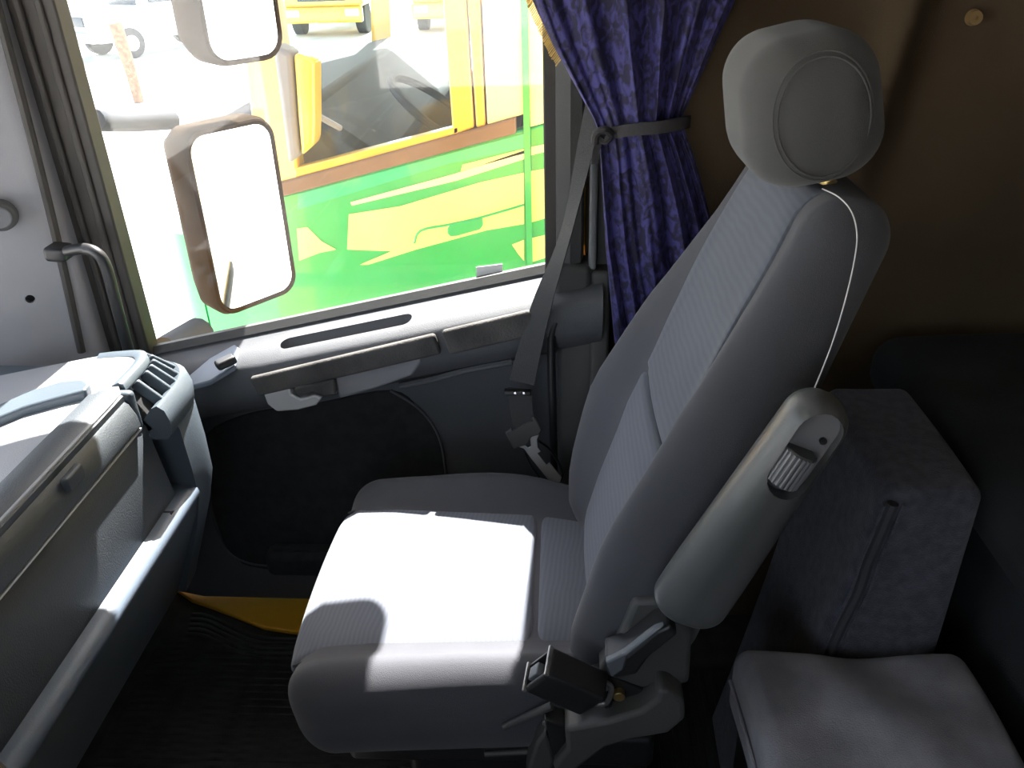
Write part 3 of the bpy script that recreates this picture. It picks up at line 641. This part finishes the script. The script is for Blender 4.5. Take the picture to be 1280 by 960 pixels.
build('belt_end_inner', tube([onY(x, y, 1.395) for x, y in ((656, 565), (664, 582), (678, 602))], 0.005, 8, 5, flat=0.5), 'black_plastic', sb)
build('upper_anchor', rbox(onY(746, 112, 1.462), (0.016, 0.012, 0.022), 0.006), 'black_plastic', sb)

# ------------------------------------------------------------------ curtain
cur = thing('curtain', (0.12, 1.40, 0.85), 'blue crushed velvet curtain gathered by a tie behind the seat', 'curtain')
def curtain_geo():
    # left edge, right edge by height
    zs = np.linspace(1.78, 0.80, 60); U = np.linspace(0, 1, 150); rows = []
    for z in zs:
        xl = np.interp(z, [0.80, 0.873, 1.00, 1.15, 1.205, 1.33, 1.40, 1.78], [0.100, 0.091, 0.075, 0.063, 0.057, -0.014, -0.046, -0.12])
        xr = np.interp(z, [0.80, 0.90, 1.066, 1.15, 1.21, 1.32, 1.39, 1.78], [0.33, 0.30, 0.25, 0.22, 0.195, 0.235, 0.264, 0.36])
        g = math.exp(-((z-1.205)/0.05)**2); amp = 0.014*(1-0.55*g)*(1+0.3*sm(1.3, 1.6, z))
        r = []
        for u in U:
            ph = 2*math.pi*(6.3*u+0.5*math.sin(4.3*u+1.2)+0.16*math.sin(7*z+5*u))
            y = 1.405+amp*math.sin(ph)*(0.75+0.35*math.sin(7*u+3*z))+0.003*math.sin(2.3*ph+11*z)+0.002*math.sin(40*z+9*u)-0.035*math.sin(math.pi*u)*(0.6+0.4*g)+0.010*g
            r.append((xl+(xr-xl)*(u+0.006*math.sin(ph*2)), y, z))
        rows.append(r)
    n = len(U); vs = [v for r in rows for v in r]
    fs = [(i*n+j, i*n+j+1, (i+1)*n+j+1, (i+1)*n+j) for i in range(len(rows)-1) for j in range(n-1)]
    return (vs, fs), rows
cg, crow = curtain_geo()
cl = build('cloth', cg, 'velvet', cur, angle=180)
md = cl.modifiers.new('thick', 'SOLIDIFY'); md.thickness = 0.002
fr = []
for i in range(150):
    z = 1.72-0.41*i/150; k = (1.78-z)/(0.98/59); a = crow[int(k)][0]; b = crow[min(int(k)+1, 59)][0]; f = k-int(k)
    p = V(*a)*(1-f)+V(*b)*f; L_ = 0.012+0.003*random.random()
    fr.append(cyl(p+V(0.004, 0, 0), p+V(-L_*0.45, -0.002+0.004*random.random(), -L_*0.9), 0.0011, 5))
tag(build('gold_fringe', join(*fr), 'gold', cur), kind='stuff')
ty = thing('curtain_tie', (0.12, 1.38, 1.19), 'dark cloth tie knotted around the blue curtain', 'curtain tie')
tp = [(onY(756, 168, 1.395)), onY(790, 162, 1.365), onY(825, 159, 1.355), onY(856, 153, 1.375), onY(862, 152, 1.41)]
build('band', ribbon(tp, [V(0, -0.001, 0.010)]*5, 0.004), 'tie', ty)
k0 = onY(753, 170, 1.385)
build('knot', tube([k0+V(-0.012, 0, -0.012), k0+V(-0.010, -0.006, 0.006), k0+V(0.004, -0.010, 0.012), k0+V(0.013, -0.004, 0.002), k0+V(0.004, 0, -0.008), k0+V(-0.008, 0.002, 0.0)], 0.0065, 8, 5), 'tie', ty)
build('tail', ribbon([k0, k0+V(-0.008, 0.01, -0.02), k0+V(-0.011, 0.02, -0.05)], [V(0.006, 0, 0)]*3, 0.003), 'tie', ty)
rd = thing('curtain_rail', (0.1, 1.44, 1.76), 'thin metal curtain rail under the roof lining', 'rail')
build('rod', cyl((-0.95, 1.42, 1.785), (0.6, 1.42, 1.785), 0.008), 'steel', rd)

# ------------------------------------------------------------------ bunk, box and cushion behind the seat
bn_ = thing('bunk', (0.85, 0.4, 0.0), 'dark bunk bed against the rear wall', 'bunk')
vs, fs = roundbox(0.298, 1.10, 0.06, 0.05, 5, 10); P = vs.copy()
P[:, 2] += 0.012*np.sin(P[:, 1]*2.0+1)+0.012*np.cos(P[:, 0]*5)
build('mattress', (P+V(0.895, 0.395, 0.728), fs), 'bunk', bn_, angle=180)
build('base', rbox((0.915, 0.395, 0.335), (0.27, 1.10, 0.333), 0.015), 'bunk', bn_)
bx = thing('storage_box', (0.47, 1.02, 0.0), 'dark blue cloth covered box with a piped edge standing behind the seat', 'box')
def YB(px, py): return onY(px, py, 0.93)
q0, q1, q2, q3 = YB(1110, 603), YB(1236, 622), YB(1172, 800), YB(1030, 795)
hx = (q1[0]-q0[0])/2; z1 = (q0[2]+q1[2])/2; bxl, bxr = min(q0[0], q3[0]), max(q1[0], q2[0])
def boxdef(P): 
    k = (P[:, 2]+0.5*z1)/z1
    Q = P.copy(); Q[:, 0] += -0.12*(1-k)*np.clip(0.5-P[:, 0]/(2*hx), 0, 1)+0.004*np.sin(9*P[:, 1]+4*P[:, 2]); Q[:, 1] += -0.006*np.cos(5*P[:, 2]); Q[:, 2] += -0.006*np.cos(9*P[:, 0]) ; return Q
bcx = (q0[0]+q1[0])/2
build('body', rbox((bcx, 0.93+0.15, z1/2), (hx, 0.15, z1/2), 0.022, m=5, n=10, fn=boxdef), 'box_cloth', bx, angle=180)
ed = [YB(1110, 603), YB(1100, 640), YB(1080, 690), YB(1066, 718), YB(1058, 738), YB(1044, 770), YB(1032, 800), YB(1010, 850)]
ed = [p+V(-0.002, -0.004, 0) for p in ed]
zb = [(bcx-hx+0.014-0.12*(0.02+t)/z1+0.005*math.exp(-((t-0.17)/0.03)**2), 0.926, z1-0.02-t) for t in np.linspace(0, z1-0.05, 16)]
build('edge_piping', tube(zb, 0.008, 8, 4), 'piping', bx)
for d in (-0.012, 0.014): build('edge_cord', tube([V(x+d, y-0.004, z) for x, y, z in zb], 0.0025, 6, 4), 'box_cloth', bx)
cs = thing('seat_cushion', (0.45, 0.75, 0.0), 'worn grey cloth cushion in the near right corner', 'cushion')
c1, c2 = onZ(914, 806, 0.545), onZ(1172, 794, 0.545)
def cushdef(P):
    Q = P.copy(); u = P[:, 0]/0.20; v = P[:, 1]/0.20; tw = np.clip((P[:, 2]+0.06)/0.12, 0, 1)
    Q[:, 2] += tw*(0.016*(1-u**2)*(1-v**2) + 0.010*np.sin(34*P[:, 0]+18*P[:, 1])*np.exp(-((P[:, 0]+0.02)/0.09)**2-((P[:, 1]-0.10)/0.10)**2) + 0.006*np.sin(22*P[:, 0]-13*P[:, 1]+1) + 0.004*np.sin(15*P[:, 1]))
    Q[:, 0] += 0.010*np.cos(7*P[:, 1])-0.02*v*0; return Q
W2 = (c2[0]-c1[0])/2
cvs = rbox(((c1[0]+c2[0])/2+0.012, c1[1]-0.215, 0.485), (W2+0.012, 0.215, 0.06), 0.026, m=5, n=16, fn=cushdef)
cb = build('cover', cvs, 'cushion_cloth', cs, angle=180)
build('base', rbox(((c1[0]+c2[0])/2+0.012, c1[1]-0.215, 0.212), (W2-0.01, 0.20, 0.212), 0.012), 'black_plastic', cs)
zz0 = 0.497
build('edge_cord', tube([V(c1[0]-0.004+0.010*math.cos(7*t), c1[1]-0.215+t, zz0) for t in np.linspace(-0.19, 0.19, 10)], 0.0028, 6, 3), 'cushion_cloth', cb)
# ribbed rubber floor mat beside the cushion
mt_ = thing('floor_mat', (0.2, 0.95, 0.0), 'black ribbed rubber mat on the floor behind the seat', 'mat')
build('sheet', box(0.20, 0.55, 0.5, 1.35, 0.001, 0.006), 'rubber', mt_, smooth=False)
r0 = build('rib', rbox((0.21, 0.925, 0.008), (0.006, 0.42, 0.004), 0.003), 'rubber', mt_)
for k in range(1, 14): copy_of(r0, (0.025*k, 0, 0), mt_)
mf = thing('floor_mat', (-0.6, 1.0, 0.0), 'black carpet mat on the passenger footwell floor', 'mat')
build('pile', rbox((-0.62, 1.0, 0.003), (0.36, 0.42, 0.004), 0.003), 'carpet', mf)
m0 = build('rib', rbox((-0.62, 0.60, 0.0075), (0.345, 0.0045, 0.0025), 0.002), 'carpet', mf)
for k in range(1, 42): copy_of(m0, (0, 0.0195*k, 0), mf)

# steering wheel at the driver's place; only its rim reaches the lower left corner
swh = thing('steering_wheel', onZ(-150, 1100, 0.86), 'black steering wheel rim at the lower left corner', 'steering wheel')
g0 = onY(0, 930, 0.50); cen = g0+V(-0.09, -0.21, 0.0)
t1 = V(0, 1, 0); t2 = V(-0.80, 0, 0.60)
ring = lambda a, r: cen+r*(math.cos(a)*t1+math.sin(a)*t2)
build('rim', tube([ring(a, 0.225) for a in np.linspace(0, 2*math.pi, 20, endpoint=False)], 0.014, 10, 4, True), 'black_plastic', swh)
build('hub', rbox(cen, (0.06, 0.07, 0.025), 0.02, axes(t2, np.cross(t1, t2))), 'black_plastic', swh)
for a in (0.3, math.pi-0.3, -math.pi/2): build('spoke', tube([ring(a, 0.05), ring(a, 0.22)], 0.012, 8, 2), 'black_plastic', swh)
build('column', cyl(cen-np.cross(t1, t2)*0.02*0+V(0, 0, -0.02), cen+V(-0.16, 0, -0.115), 0.04), 'black_plastic', swh)

# ------------------------------------------------------------------ outside: mirrors
mn = V(0.80, -0.60, -0.02); mn /= np.linalg.norm(mn); mR = axes(mn)          # columns: normal, across, up
def mirror(name, label, px, py, Y, w, h, dep, r, tilt=0):
    c = onY(px, py, Y); t = thing(name, c-V(0, 0, h), label, 'mirror', 'door mirrors outside the passenger window')
    a = mR[:, 1]; u = mR[:, 2]
    def rr(hw, hh, rad, off, k=6):
        pts = []
        for cx, cy, a0 in ((hw-rad, hh-rad, 0), (-(hw-rad), hh-rad, 90), (-(hw-rad), -(hh-rad), 180), (hw-rad, -(hh-rad), 270)):
            for j in range(k+1): th = math.radians(a0+90*j/k); pts.append(c+a*(cx+rad*math.cos(th))+u*(cy+rad*math.sin(th))+mn*off)
        return pts
    build('housing', loft([rr(w, h, r, 0.012), rr(w*1.05, h*1.03, r, 0.0), rr(w*1.04, h*1.02, r, -dep*0.5), rr(w*0.80, h*0.90, r*0.8, -dep), rr(w*0.3, h*0.4, r*0.3, -dep*1.08)]), 'mirror_body', t, angle=50)
    build('glass', loft([rr(w*0.93, h*0.955, r*0.9, 0.0135), rr(w*0.93, h*0.955, r*0.9, 0.0155)]), 'mirror_glass', t)
    ring = rr(w*0.985, h*0.985, r*0.97, 0.013); build('rim', tube(ring, 0.007, 8, 1, True), 'mirror_body', t)
    return t, c
m1, mc = mirror('main_mirror', 'large rounded rectangular door mirror, the lower of the two', 302, 272, 1.95, 0.115, 0.225, 0.13, 0.045)
m2, mc2 = mirror('wide_angle_mirror', 'smaller rounded wide angle mirror above the main mirror', 288, -32, 1.95, 0.095, 0.175, 0.13, 0.05)
ma = thing('mirror_bracket', (-0.95, 1.75, 0.7), 'grey bracket arms carrying the two door mirrors', 'bracket')
build('upper_arm', tube([onY(118, 150, 1.66), onY(160, 152, 1.80), onY(215, 150, 1.95)], 0.022, 12, 5), 'mirror_arm', ma)
build('lower_arm', tube([onY(205, 438, 1.62), onY(228, 427, 1.72), onY(248, 418, 1.80)], lambda t: 0.030+0.012*t, 14, 5), 'mirror_arm', ma)
# kerb view mirror above the door, out of the frame; it shades the seat cushion
kb = thing('kerb_mirror', (-0.385, 1.78, 1.70), 'black kerb view mirror hanging above the passenger window', 'mirror')
build('housing', rbox((-0.385, 1.78, 1.835), (0.15, 0.06, 0.125), 0.05, m=5, n=4), 'black_plastic', kb)
build('glass', rbox((-0.385, 1.725, 1.83), (0.125, 0.004, 0.095), 0.003), 'mirror_glass', kb)
build('arm', tube([(-0.385, 1.60, 1.98), (-0.385, 1.68, 2.0), (-0.385, 1.76, 1.94)], 0.016, 10, 4), 'black_plastic', kb)
build('arm_foot', rbox((-0.385, 1.60, 1.91), (0.06, 0.02, 0.09), 0.012), 'black_plastic', kb)

# ------------------------------------------------------------------ outside: yard, trucks, car
GZ = -1.35
S('ground', box(-60, 40, 1.0, 110, GZ-0.3, GZ), 'ground', 'pale concrete yard in full sun', smooth=False)
S('ground', box(-60, 40, -60, 1.0, GZ-0.3, GZ), 'ground', 'pale concrete yard on the driver side', smooth=False)
# neighbouring truck, parked alongside
TY = 2.75
gt = thing('green_truck', (-0.4, 3.9, GZ), 'green and yellow truck cab parked alongside, seen through the window', 'truck')
tp_ = lambda pts, d=0.0: [onY(x, y, TY-d) for x, y in pts]
def face(pts, t=0.03, d=0.0): return prism(tp_(pts, d), (0, t, 0))
# belt line in world: two points
bl0, bl1 = onY(366, 240, TY), onY(660, 160, TY)
bs = (bl1[2]-bl0[2])/(bl1[0]-bl0[0]); beltz = lambda x: bl0[2]+bs*(x-bl0[0])
xf = onY(196, 300, TY)[0]; xr_ = 1.6; wx0, wx1 = onY(352, 60, TY)[0], onY(566, 170, TY)[0]; zt = 2.0
dcut = onY(657, 165, TY)[0]
build('door_lower', prism([(xf+0.12, TY, beltz(xf+0.12)), (dcut, TY, beltz(dcut)), (dcut, TY, -0.75), (xf+0.12, TY, -0.75)], (0, 0.06, 0)), 'truck_green', gt, bevel=0.01)
build('front_corner', loft([[(xf+0.12-0.12*math.sin(a), TY+0.12*(1-math.cos(a)), z) for a in np.linspace(0, math.pi/2, 7)]+[(xf+0.12, TY+0.12, z)] for z in (-0.85, beltz(xf)-0.02)]), 'truck_green', gt, angle=60)
build('front_panel', box(xf-0.0, xf+0.1, TY+0.12, TY+2.1, -0.9, beltz(xf)-0.02), 'truck_green', gt, smooth=False)
build('rear_lower', prism([(dcut+0.012, TY+0.006, beltz(dcut)), (xr_, TY+0.006, beltz(xr_)), (xr_, TY+0.006, -0.75), (dcut+0.012, TY+0.006, -0.75)], (0, 0.06, 0)), 'truck_green', gt, bevel=0.006)
build('door_seam', box(dcut-0.006, dcut+0.015, TY-0.006, TY+0.06, -0.7, 2.0), 'truck_green', gt, smooth=False)
# coloured stripes: thin sheets on the door and rear panel
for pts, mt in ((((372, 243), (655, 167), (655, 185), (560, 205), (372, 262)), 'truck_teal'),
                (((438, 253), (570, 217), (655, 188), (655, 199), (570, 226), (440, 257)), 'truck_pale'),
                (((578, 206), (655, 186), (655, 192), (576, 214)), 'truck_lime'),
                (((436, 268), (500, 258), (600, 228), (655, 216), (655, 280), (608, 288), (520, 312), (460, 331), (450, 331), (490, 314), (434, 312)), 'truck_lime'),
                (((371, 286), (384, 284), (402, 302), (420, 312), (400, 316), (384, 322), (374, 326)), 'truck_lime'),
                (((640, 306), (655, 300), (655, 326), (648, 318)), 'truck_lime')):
    build('side_stripe', face(pts, 0.003, 0.0035), mt, gt, smooth=False)
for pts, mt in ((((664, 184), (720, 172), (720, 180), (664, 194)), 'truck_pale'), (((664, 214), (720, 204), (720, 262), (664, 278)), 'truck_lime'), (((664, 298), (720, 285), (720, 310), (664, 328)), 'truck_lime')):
    build('side_stripe', face(pts, 0.003, -0.003), mt, gt, smooth=False)
hd = build('door_handle', face(((559, 286), (563, 281), (572, 278), (603, 273), (604, 281), (600, 287), (572, 295), (563, 296), (559, 292)), 0.006, 0.010), 'truck_green', gt, bevel=0.004)
build('handle_groove', tube([onY(x, y, TY-0.005) for x, y in ((518, 304), (522, 292), (532, 286), (560, 281), (600, 272), (655, 256))], 0.004, 6, 5), 'truck_green', hd)
# belt trim and window surround
build('belt_trim', prism([(bl0[0]-0.05, TY-0.015, beltz(bl0[0]-0.05)-0.005), (dcut-0.03, TY-0.015, beltz(dcut-0.03)-0.005), (dcut-0.03, TY-0.015, beltz(dcut-0.03)+0.045), (bl0[0]-0.05, TY-0.015, beltz(bl0[0]-0.05)+0.045)], (0, 0.05, 0)), 'truck_trim', gt, bevel=0.006)
build('sill_rail', prism([(wx0-0.02, TY, beltz(wx0)+0.04), (wx1+0.02, TY, beltz(wx1)+0.04), (wx1+0.02, TY, beltz(wx1)+0.07), (wx0-0.02, TY, beltz(wx0)+0.07)], (0, 0.05, 0)), 'truck_yellow', gt, bevel=0.004)
build('door_pillar', prism([(wx1, TY, beltz(wx1)+0.04), (onY(593, 165, TY)[0], TY, beltz(wx1+0.1)+0.04), (onY(578, 0, TY)[0], TY, zt), (wx1-0.01, TY, zt)], (0, 0.06, 0)), 'truck_yellow', gt, bevel=0.006)
build('rear_pillar', prism([(onY(594, 165, TY)[0]+0.004, TY, beltz(wx1+0.1)+0.04), (onY(607, 163, TY)[0], TY, beltz(wx1+0.12)+0.04), (onY(607, 163, TY)[0], TY, zt), (onY(579, 0, TY)[0]+0.004, TY, zt)], (0, 0.06, 0)), 'truck_yellow', gt, bevel=0.006)
xq = onY(608, 163, TY)[0]+0.004
build('side_panel', prism([(xq, TY, beltz(xq)+0.045), (dcut-0.004, TY, beltz(dcut)+0.045), (dcut-0.004, TY, zt), (xq, TY, zt)], (0, 0.06, 0)), 'truck_pale', gt, bevel=0.004)
build('sleeper_panel', prism([(dcut+0.014, TY+0.004, beltz(dcut)+0.003), (xr_, TY+0.004, beltz(xr_)+0.003), (xr_, TY+0.004, zt), (dcut+0.014, TY+0.004, zt)], (0, 0.06, 0)), 'truck_pale', gt, bevel=0.004)
build('front_pillar', prism([(wx0-0.16, TY+0.02, beltz(wx0)), (wx0-0.01, TY, beltz(wx0)+0.02), (wx0+0.02, TY, zt), (wx0-0.08, TY+0.02, zt)], (0, 0.10, 0)), 'truck_yellow', gt, bevel=0.01)
build('roof', box(xf+0.25, xr_, TY, TY+2.3, zt-0.02, zt+0.05), 'truck_yellow', gt, bevel=0.02)
build('rear_wall', box(xr_-0.06, xr_, TY+0.07, TY+2.24, -0.75, zt-0.02), 'truck_yellow', gt, smooth=False)
fy = TY+2.24
build('far_door', join(prism([(xf+0.3, fy, -0.75), (xr_, fy, -0.75), (xr_, fy, beltz(xr_)-0.05), (xf+0.3, fy, beltz(xf+0.3)-0.05)], (0, 0.06, 0)), box(wx1+0.25, xr_, fy, fy+0.06, beltz(xr_)-0.06, zt)), 'truck_dark', gt, smooth=False)
build('far_pillar', prism([(wx0-0.22, fy, beltz(wx0)-0.05), (wx0-0.10, fy, beltz(wx0)-0.05), (wx0-0.02, fy, zt), (wx0-0.10, fy, zt)], (0, 0.06, 0)), 'truck_yellow', gt)
build('floor_pan', box(xf+0.1, xr_, TY+0.06, fy, -0.3, -0.2), 'truck_dark', gt, smooth=False)
build('dash_board', prism([(xf+0.05, TY+0.08, -0.2), (wx0+0.22, TY+0.08, -0.2), (wx0+0.30, TY+0.08, beltz(wx0)+0.06), (wx0+0.02, TY+0.08, beltz(wx0)+0.26), (xf+0.05, TY+0.08, beltz(wx0)+0.16)], (0, 2.1, 0)), 'truck_dark', gt, bevel=0.03)
build('window_pane', box(wx0-0.02, wx1+0.01, TY+0.028, TY+0.032, beltz(wx0), zt-0.02), 'truck_glass', gt, smooth=False)
seatx = wx1-0.02
build('driver_seat_back', rbox((wx1+0.10, TY+0.55, 0.85), (0.10, 0.26, 0.50), 0.08, axes((1, 0, -0.2)), m=4), 'truck_cloth', gt)
build('driver_seat_cushion', rbox((wx1-0.22, TY+0.55, 0.40), (0.26, 0.26, 0.09), 0.07, m=4), 'truck_cloth', gt)
build('passenger_seat_back', rbox((wx1+0.06, TY+1.65, 0.85), (0.10, 0.26, 0.50), 0.08, axes((1, 0, -0.2)), m=4), 'truck_dark', gt)
wc_ = V(wx0+0.42, TY+0.55, 0.86); w1, w2 = V(0, 1, 0), V(0.80, 0, -0.60)
build('steering_wheel', tube([wc_+0.23*(math.cos(a)*w1+math.sin(a)*w2) for a in np.linspace(0, 2*math.pi, 18, endpoint=False)], 0.016, 8, 4, True), 'truck_cloth', gt)
pp = onY(440, 198, TY+0.30); build('paper_sheet', prism([onY(x, y, TY+0.30) for x, y in ((416, 203), (424, 190), (466, 188), (462, 204))], (0, 0.004, 0)), 'paper', gt, smooth=False)
build('door_card_light', prism([onY(x, y, TY+1.2) for x, y in ((444, 146), (484, 134), (486, 150), (462, 160))], (0, 0.02, 0)), 'paper', gt, smooth=False)
tw = thing('truck_mirror', onY(385, 215, TY-0.05), 'yellow mirror housing at the front pillar of the green truck', 'mirror')
build('housing', prism([onY(x, y, TY-0.20) for x, y in ((366, 66), (392, 74), (393, 150), (392, 182), (376, 196), (372, 150))], (0, 0.10, 0)), 'truck_yellow', tw, bevel=0.015, bseg=3)
build('housing_edge', prism([onY(x, y, TY-0.20) for x, y in ((340, 56), (364, 66), (370, 150), (374, 196), (360, 206), (350, 130))], (0, 0.10, 0)), 'arm_grey', tw, bevel=0.015, bseg=3)
build('stay', tube([onY(350, 112, TY-0.12), onY(390, 140, TY-0.10), onY(425, 160, TY+0.02)], 0.010, 8, 4), 'arm_grey', tw)
for i, X in enumerate((xf+0.75,)):
    wl_ = build('wheel', cyl((X, TY+0.05, GZ+0.5), (X, TY+0.35, GZ+0.5), 0.5, 32), 'tyre', gt, bevel=0.03)
    build('wheel_hub', cyl((X, TY+0.03, GZ+0.5), (X, TY+0.1, GZ+0.5), 0.26, 24), 'arm_grey', wl_, bevel=0.02)
build('chassis', box(xf+0.2, xr_+4, TY+0.6, TY+1.7, -0.85, -0.6), 'truck_dark', gt, smooth=False)
wl_ = build('wheel', cyl((xf+0.75, fy-0.3, GZ+0.5), (xf+0.75, fy, GZ+0.5), 0.5, 32), 'tyre', gt, bevel=0.03)

# a yellow truck standing further off, front towards us
def far_truck(px, py, D, label, body):
    g = onZ(px, py, GZ); r = thing('parked_truck', g, label, 'truck', 'trucks parked across the yard'); x, y = g[0], g[1]
    build('cab', rbox((x, y+1.0, GZ+2.15), (1.22, 1.0, 1.35), 0.12, m=3), body, r)
    build('windscreen', rbox((x, y-0.01, GZ+2.6), (1.05, 0.03, 0.45), 0.02), 'car_dark', r)
    build('bumper', rbox((x, y-0.05, GZ+0.62), (1.22, 0.12, 0.22), 0.06), body, r)
    build('grille', rbox((x, y-0.02, GZ+1.4), (0.75, 0.03, 0.40), 0.02), 'car_dark', r)
    for s in (-1, 1):
        build('headlamp', rbox((x+s*0.92, y-0.13, GZ+0.68), (0.22, 0.06, 0.11), 0.04), 'silver', r)
        build('wheel', cyl((x+s*1.18, y+0.9, GZ+0.48), (x+s*0.85, y+0.9, GZ+0.48), 0.48, 24), 'tyre', r, bevel=0.03)
    build('load_body', rbox((x, y+5.5, GZ+2.3), (1.25, 3.4, 1.5), 0.05), 'white_plastic', r)
    return r
far_truck(408, 46, 0, 'distant yellow truck seen through the neighbouring cab, on the left', 'truck_yellow')
far_truck(566, 40, 0, 'distant yellow truck seen through the neighbouring cab, on the right', 'truck_yellow')

# off-road car at the far left
cg_ = onZ(134, 72, GZ); car = thing('parked_car', cg_, 'pale off-road car parked across the yard, at the far left', 'car')
yaw = math.radians(-35); Rc = np.array([[math.cos(yaw), -math.sin(yaw), 0], [math.sin(yaw), math.cos(yaw), 0], [0, 0, 1]])
def cpart(name, c, h, r, m_, par=car, **k): return build(name, rbox(cg_+Rc@V(*c), h, r, Rc, m=3, **k), m_, par)
cpart('body', (0, 1.6, 0.85), (0.92, 2.2, 0.42), 0.14, 'car_paint')
cpart('cabin', (0, 2.2, 1.5), (0.80, 1.4, 0.36), 0.12, 'car_paint')
cpart('windscreen', (0, 0.83, 1.50), (0.70, 0.06, 0.26), 0.03, 'car_dark')
for s in (-1, 1):
    cpart('side_window', (s*0.79, 2.2, 1.52), (0.03, 1.1, 0.22), 0.02, 'car_dark')
    cpart('headlamp', (s*0.66, -0.60, 0.95), (0.16, 0.04, 0.11), 0.03, 'silver')
    for yy_ in (0.3, 3.0):
        c0 = cg_+Rc@V(s*0.95, yy_, 0.38); c1_ = cg_+Rc@V(s*0.70, yy_, 0.38)
        wh_ = build('wheel', cyl(c0, c1_, 0.38, 24), 'tyre', car, bevel=0.02)
        build('hubcap', cyl(c0+(c0-c1_)*0.05, c0-(c0-c1_)*0.05, 0.20, 20), 'silver', wh_)
cpart('grille', (0, -0.60, 0.95), (0.40, 0.03, 0.12), 0.02, 'car_dark')
cpart('bumper', (0, -0.66, 0.58), (0.92, 0.10, 0.12), 0.05, 'silver')
pg = onZ(174, 128, GZ)
po = tag(build('wooden_post', tube([pg, pg+V(-0.03, 0, 0.7), pg+V(-0.10, 0, 1.45)], lambda t: 0.10+0.03*t, 10, 4), 'wood'), 'brown wooden post standing in the bright yard', 'post')
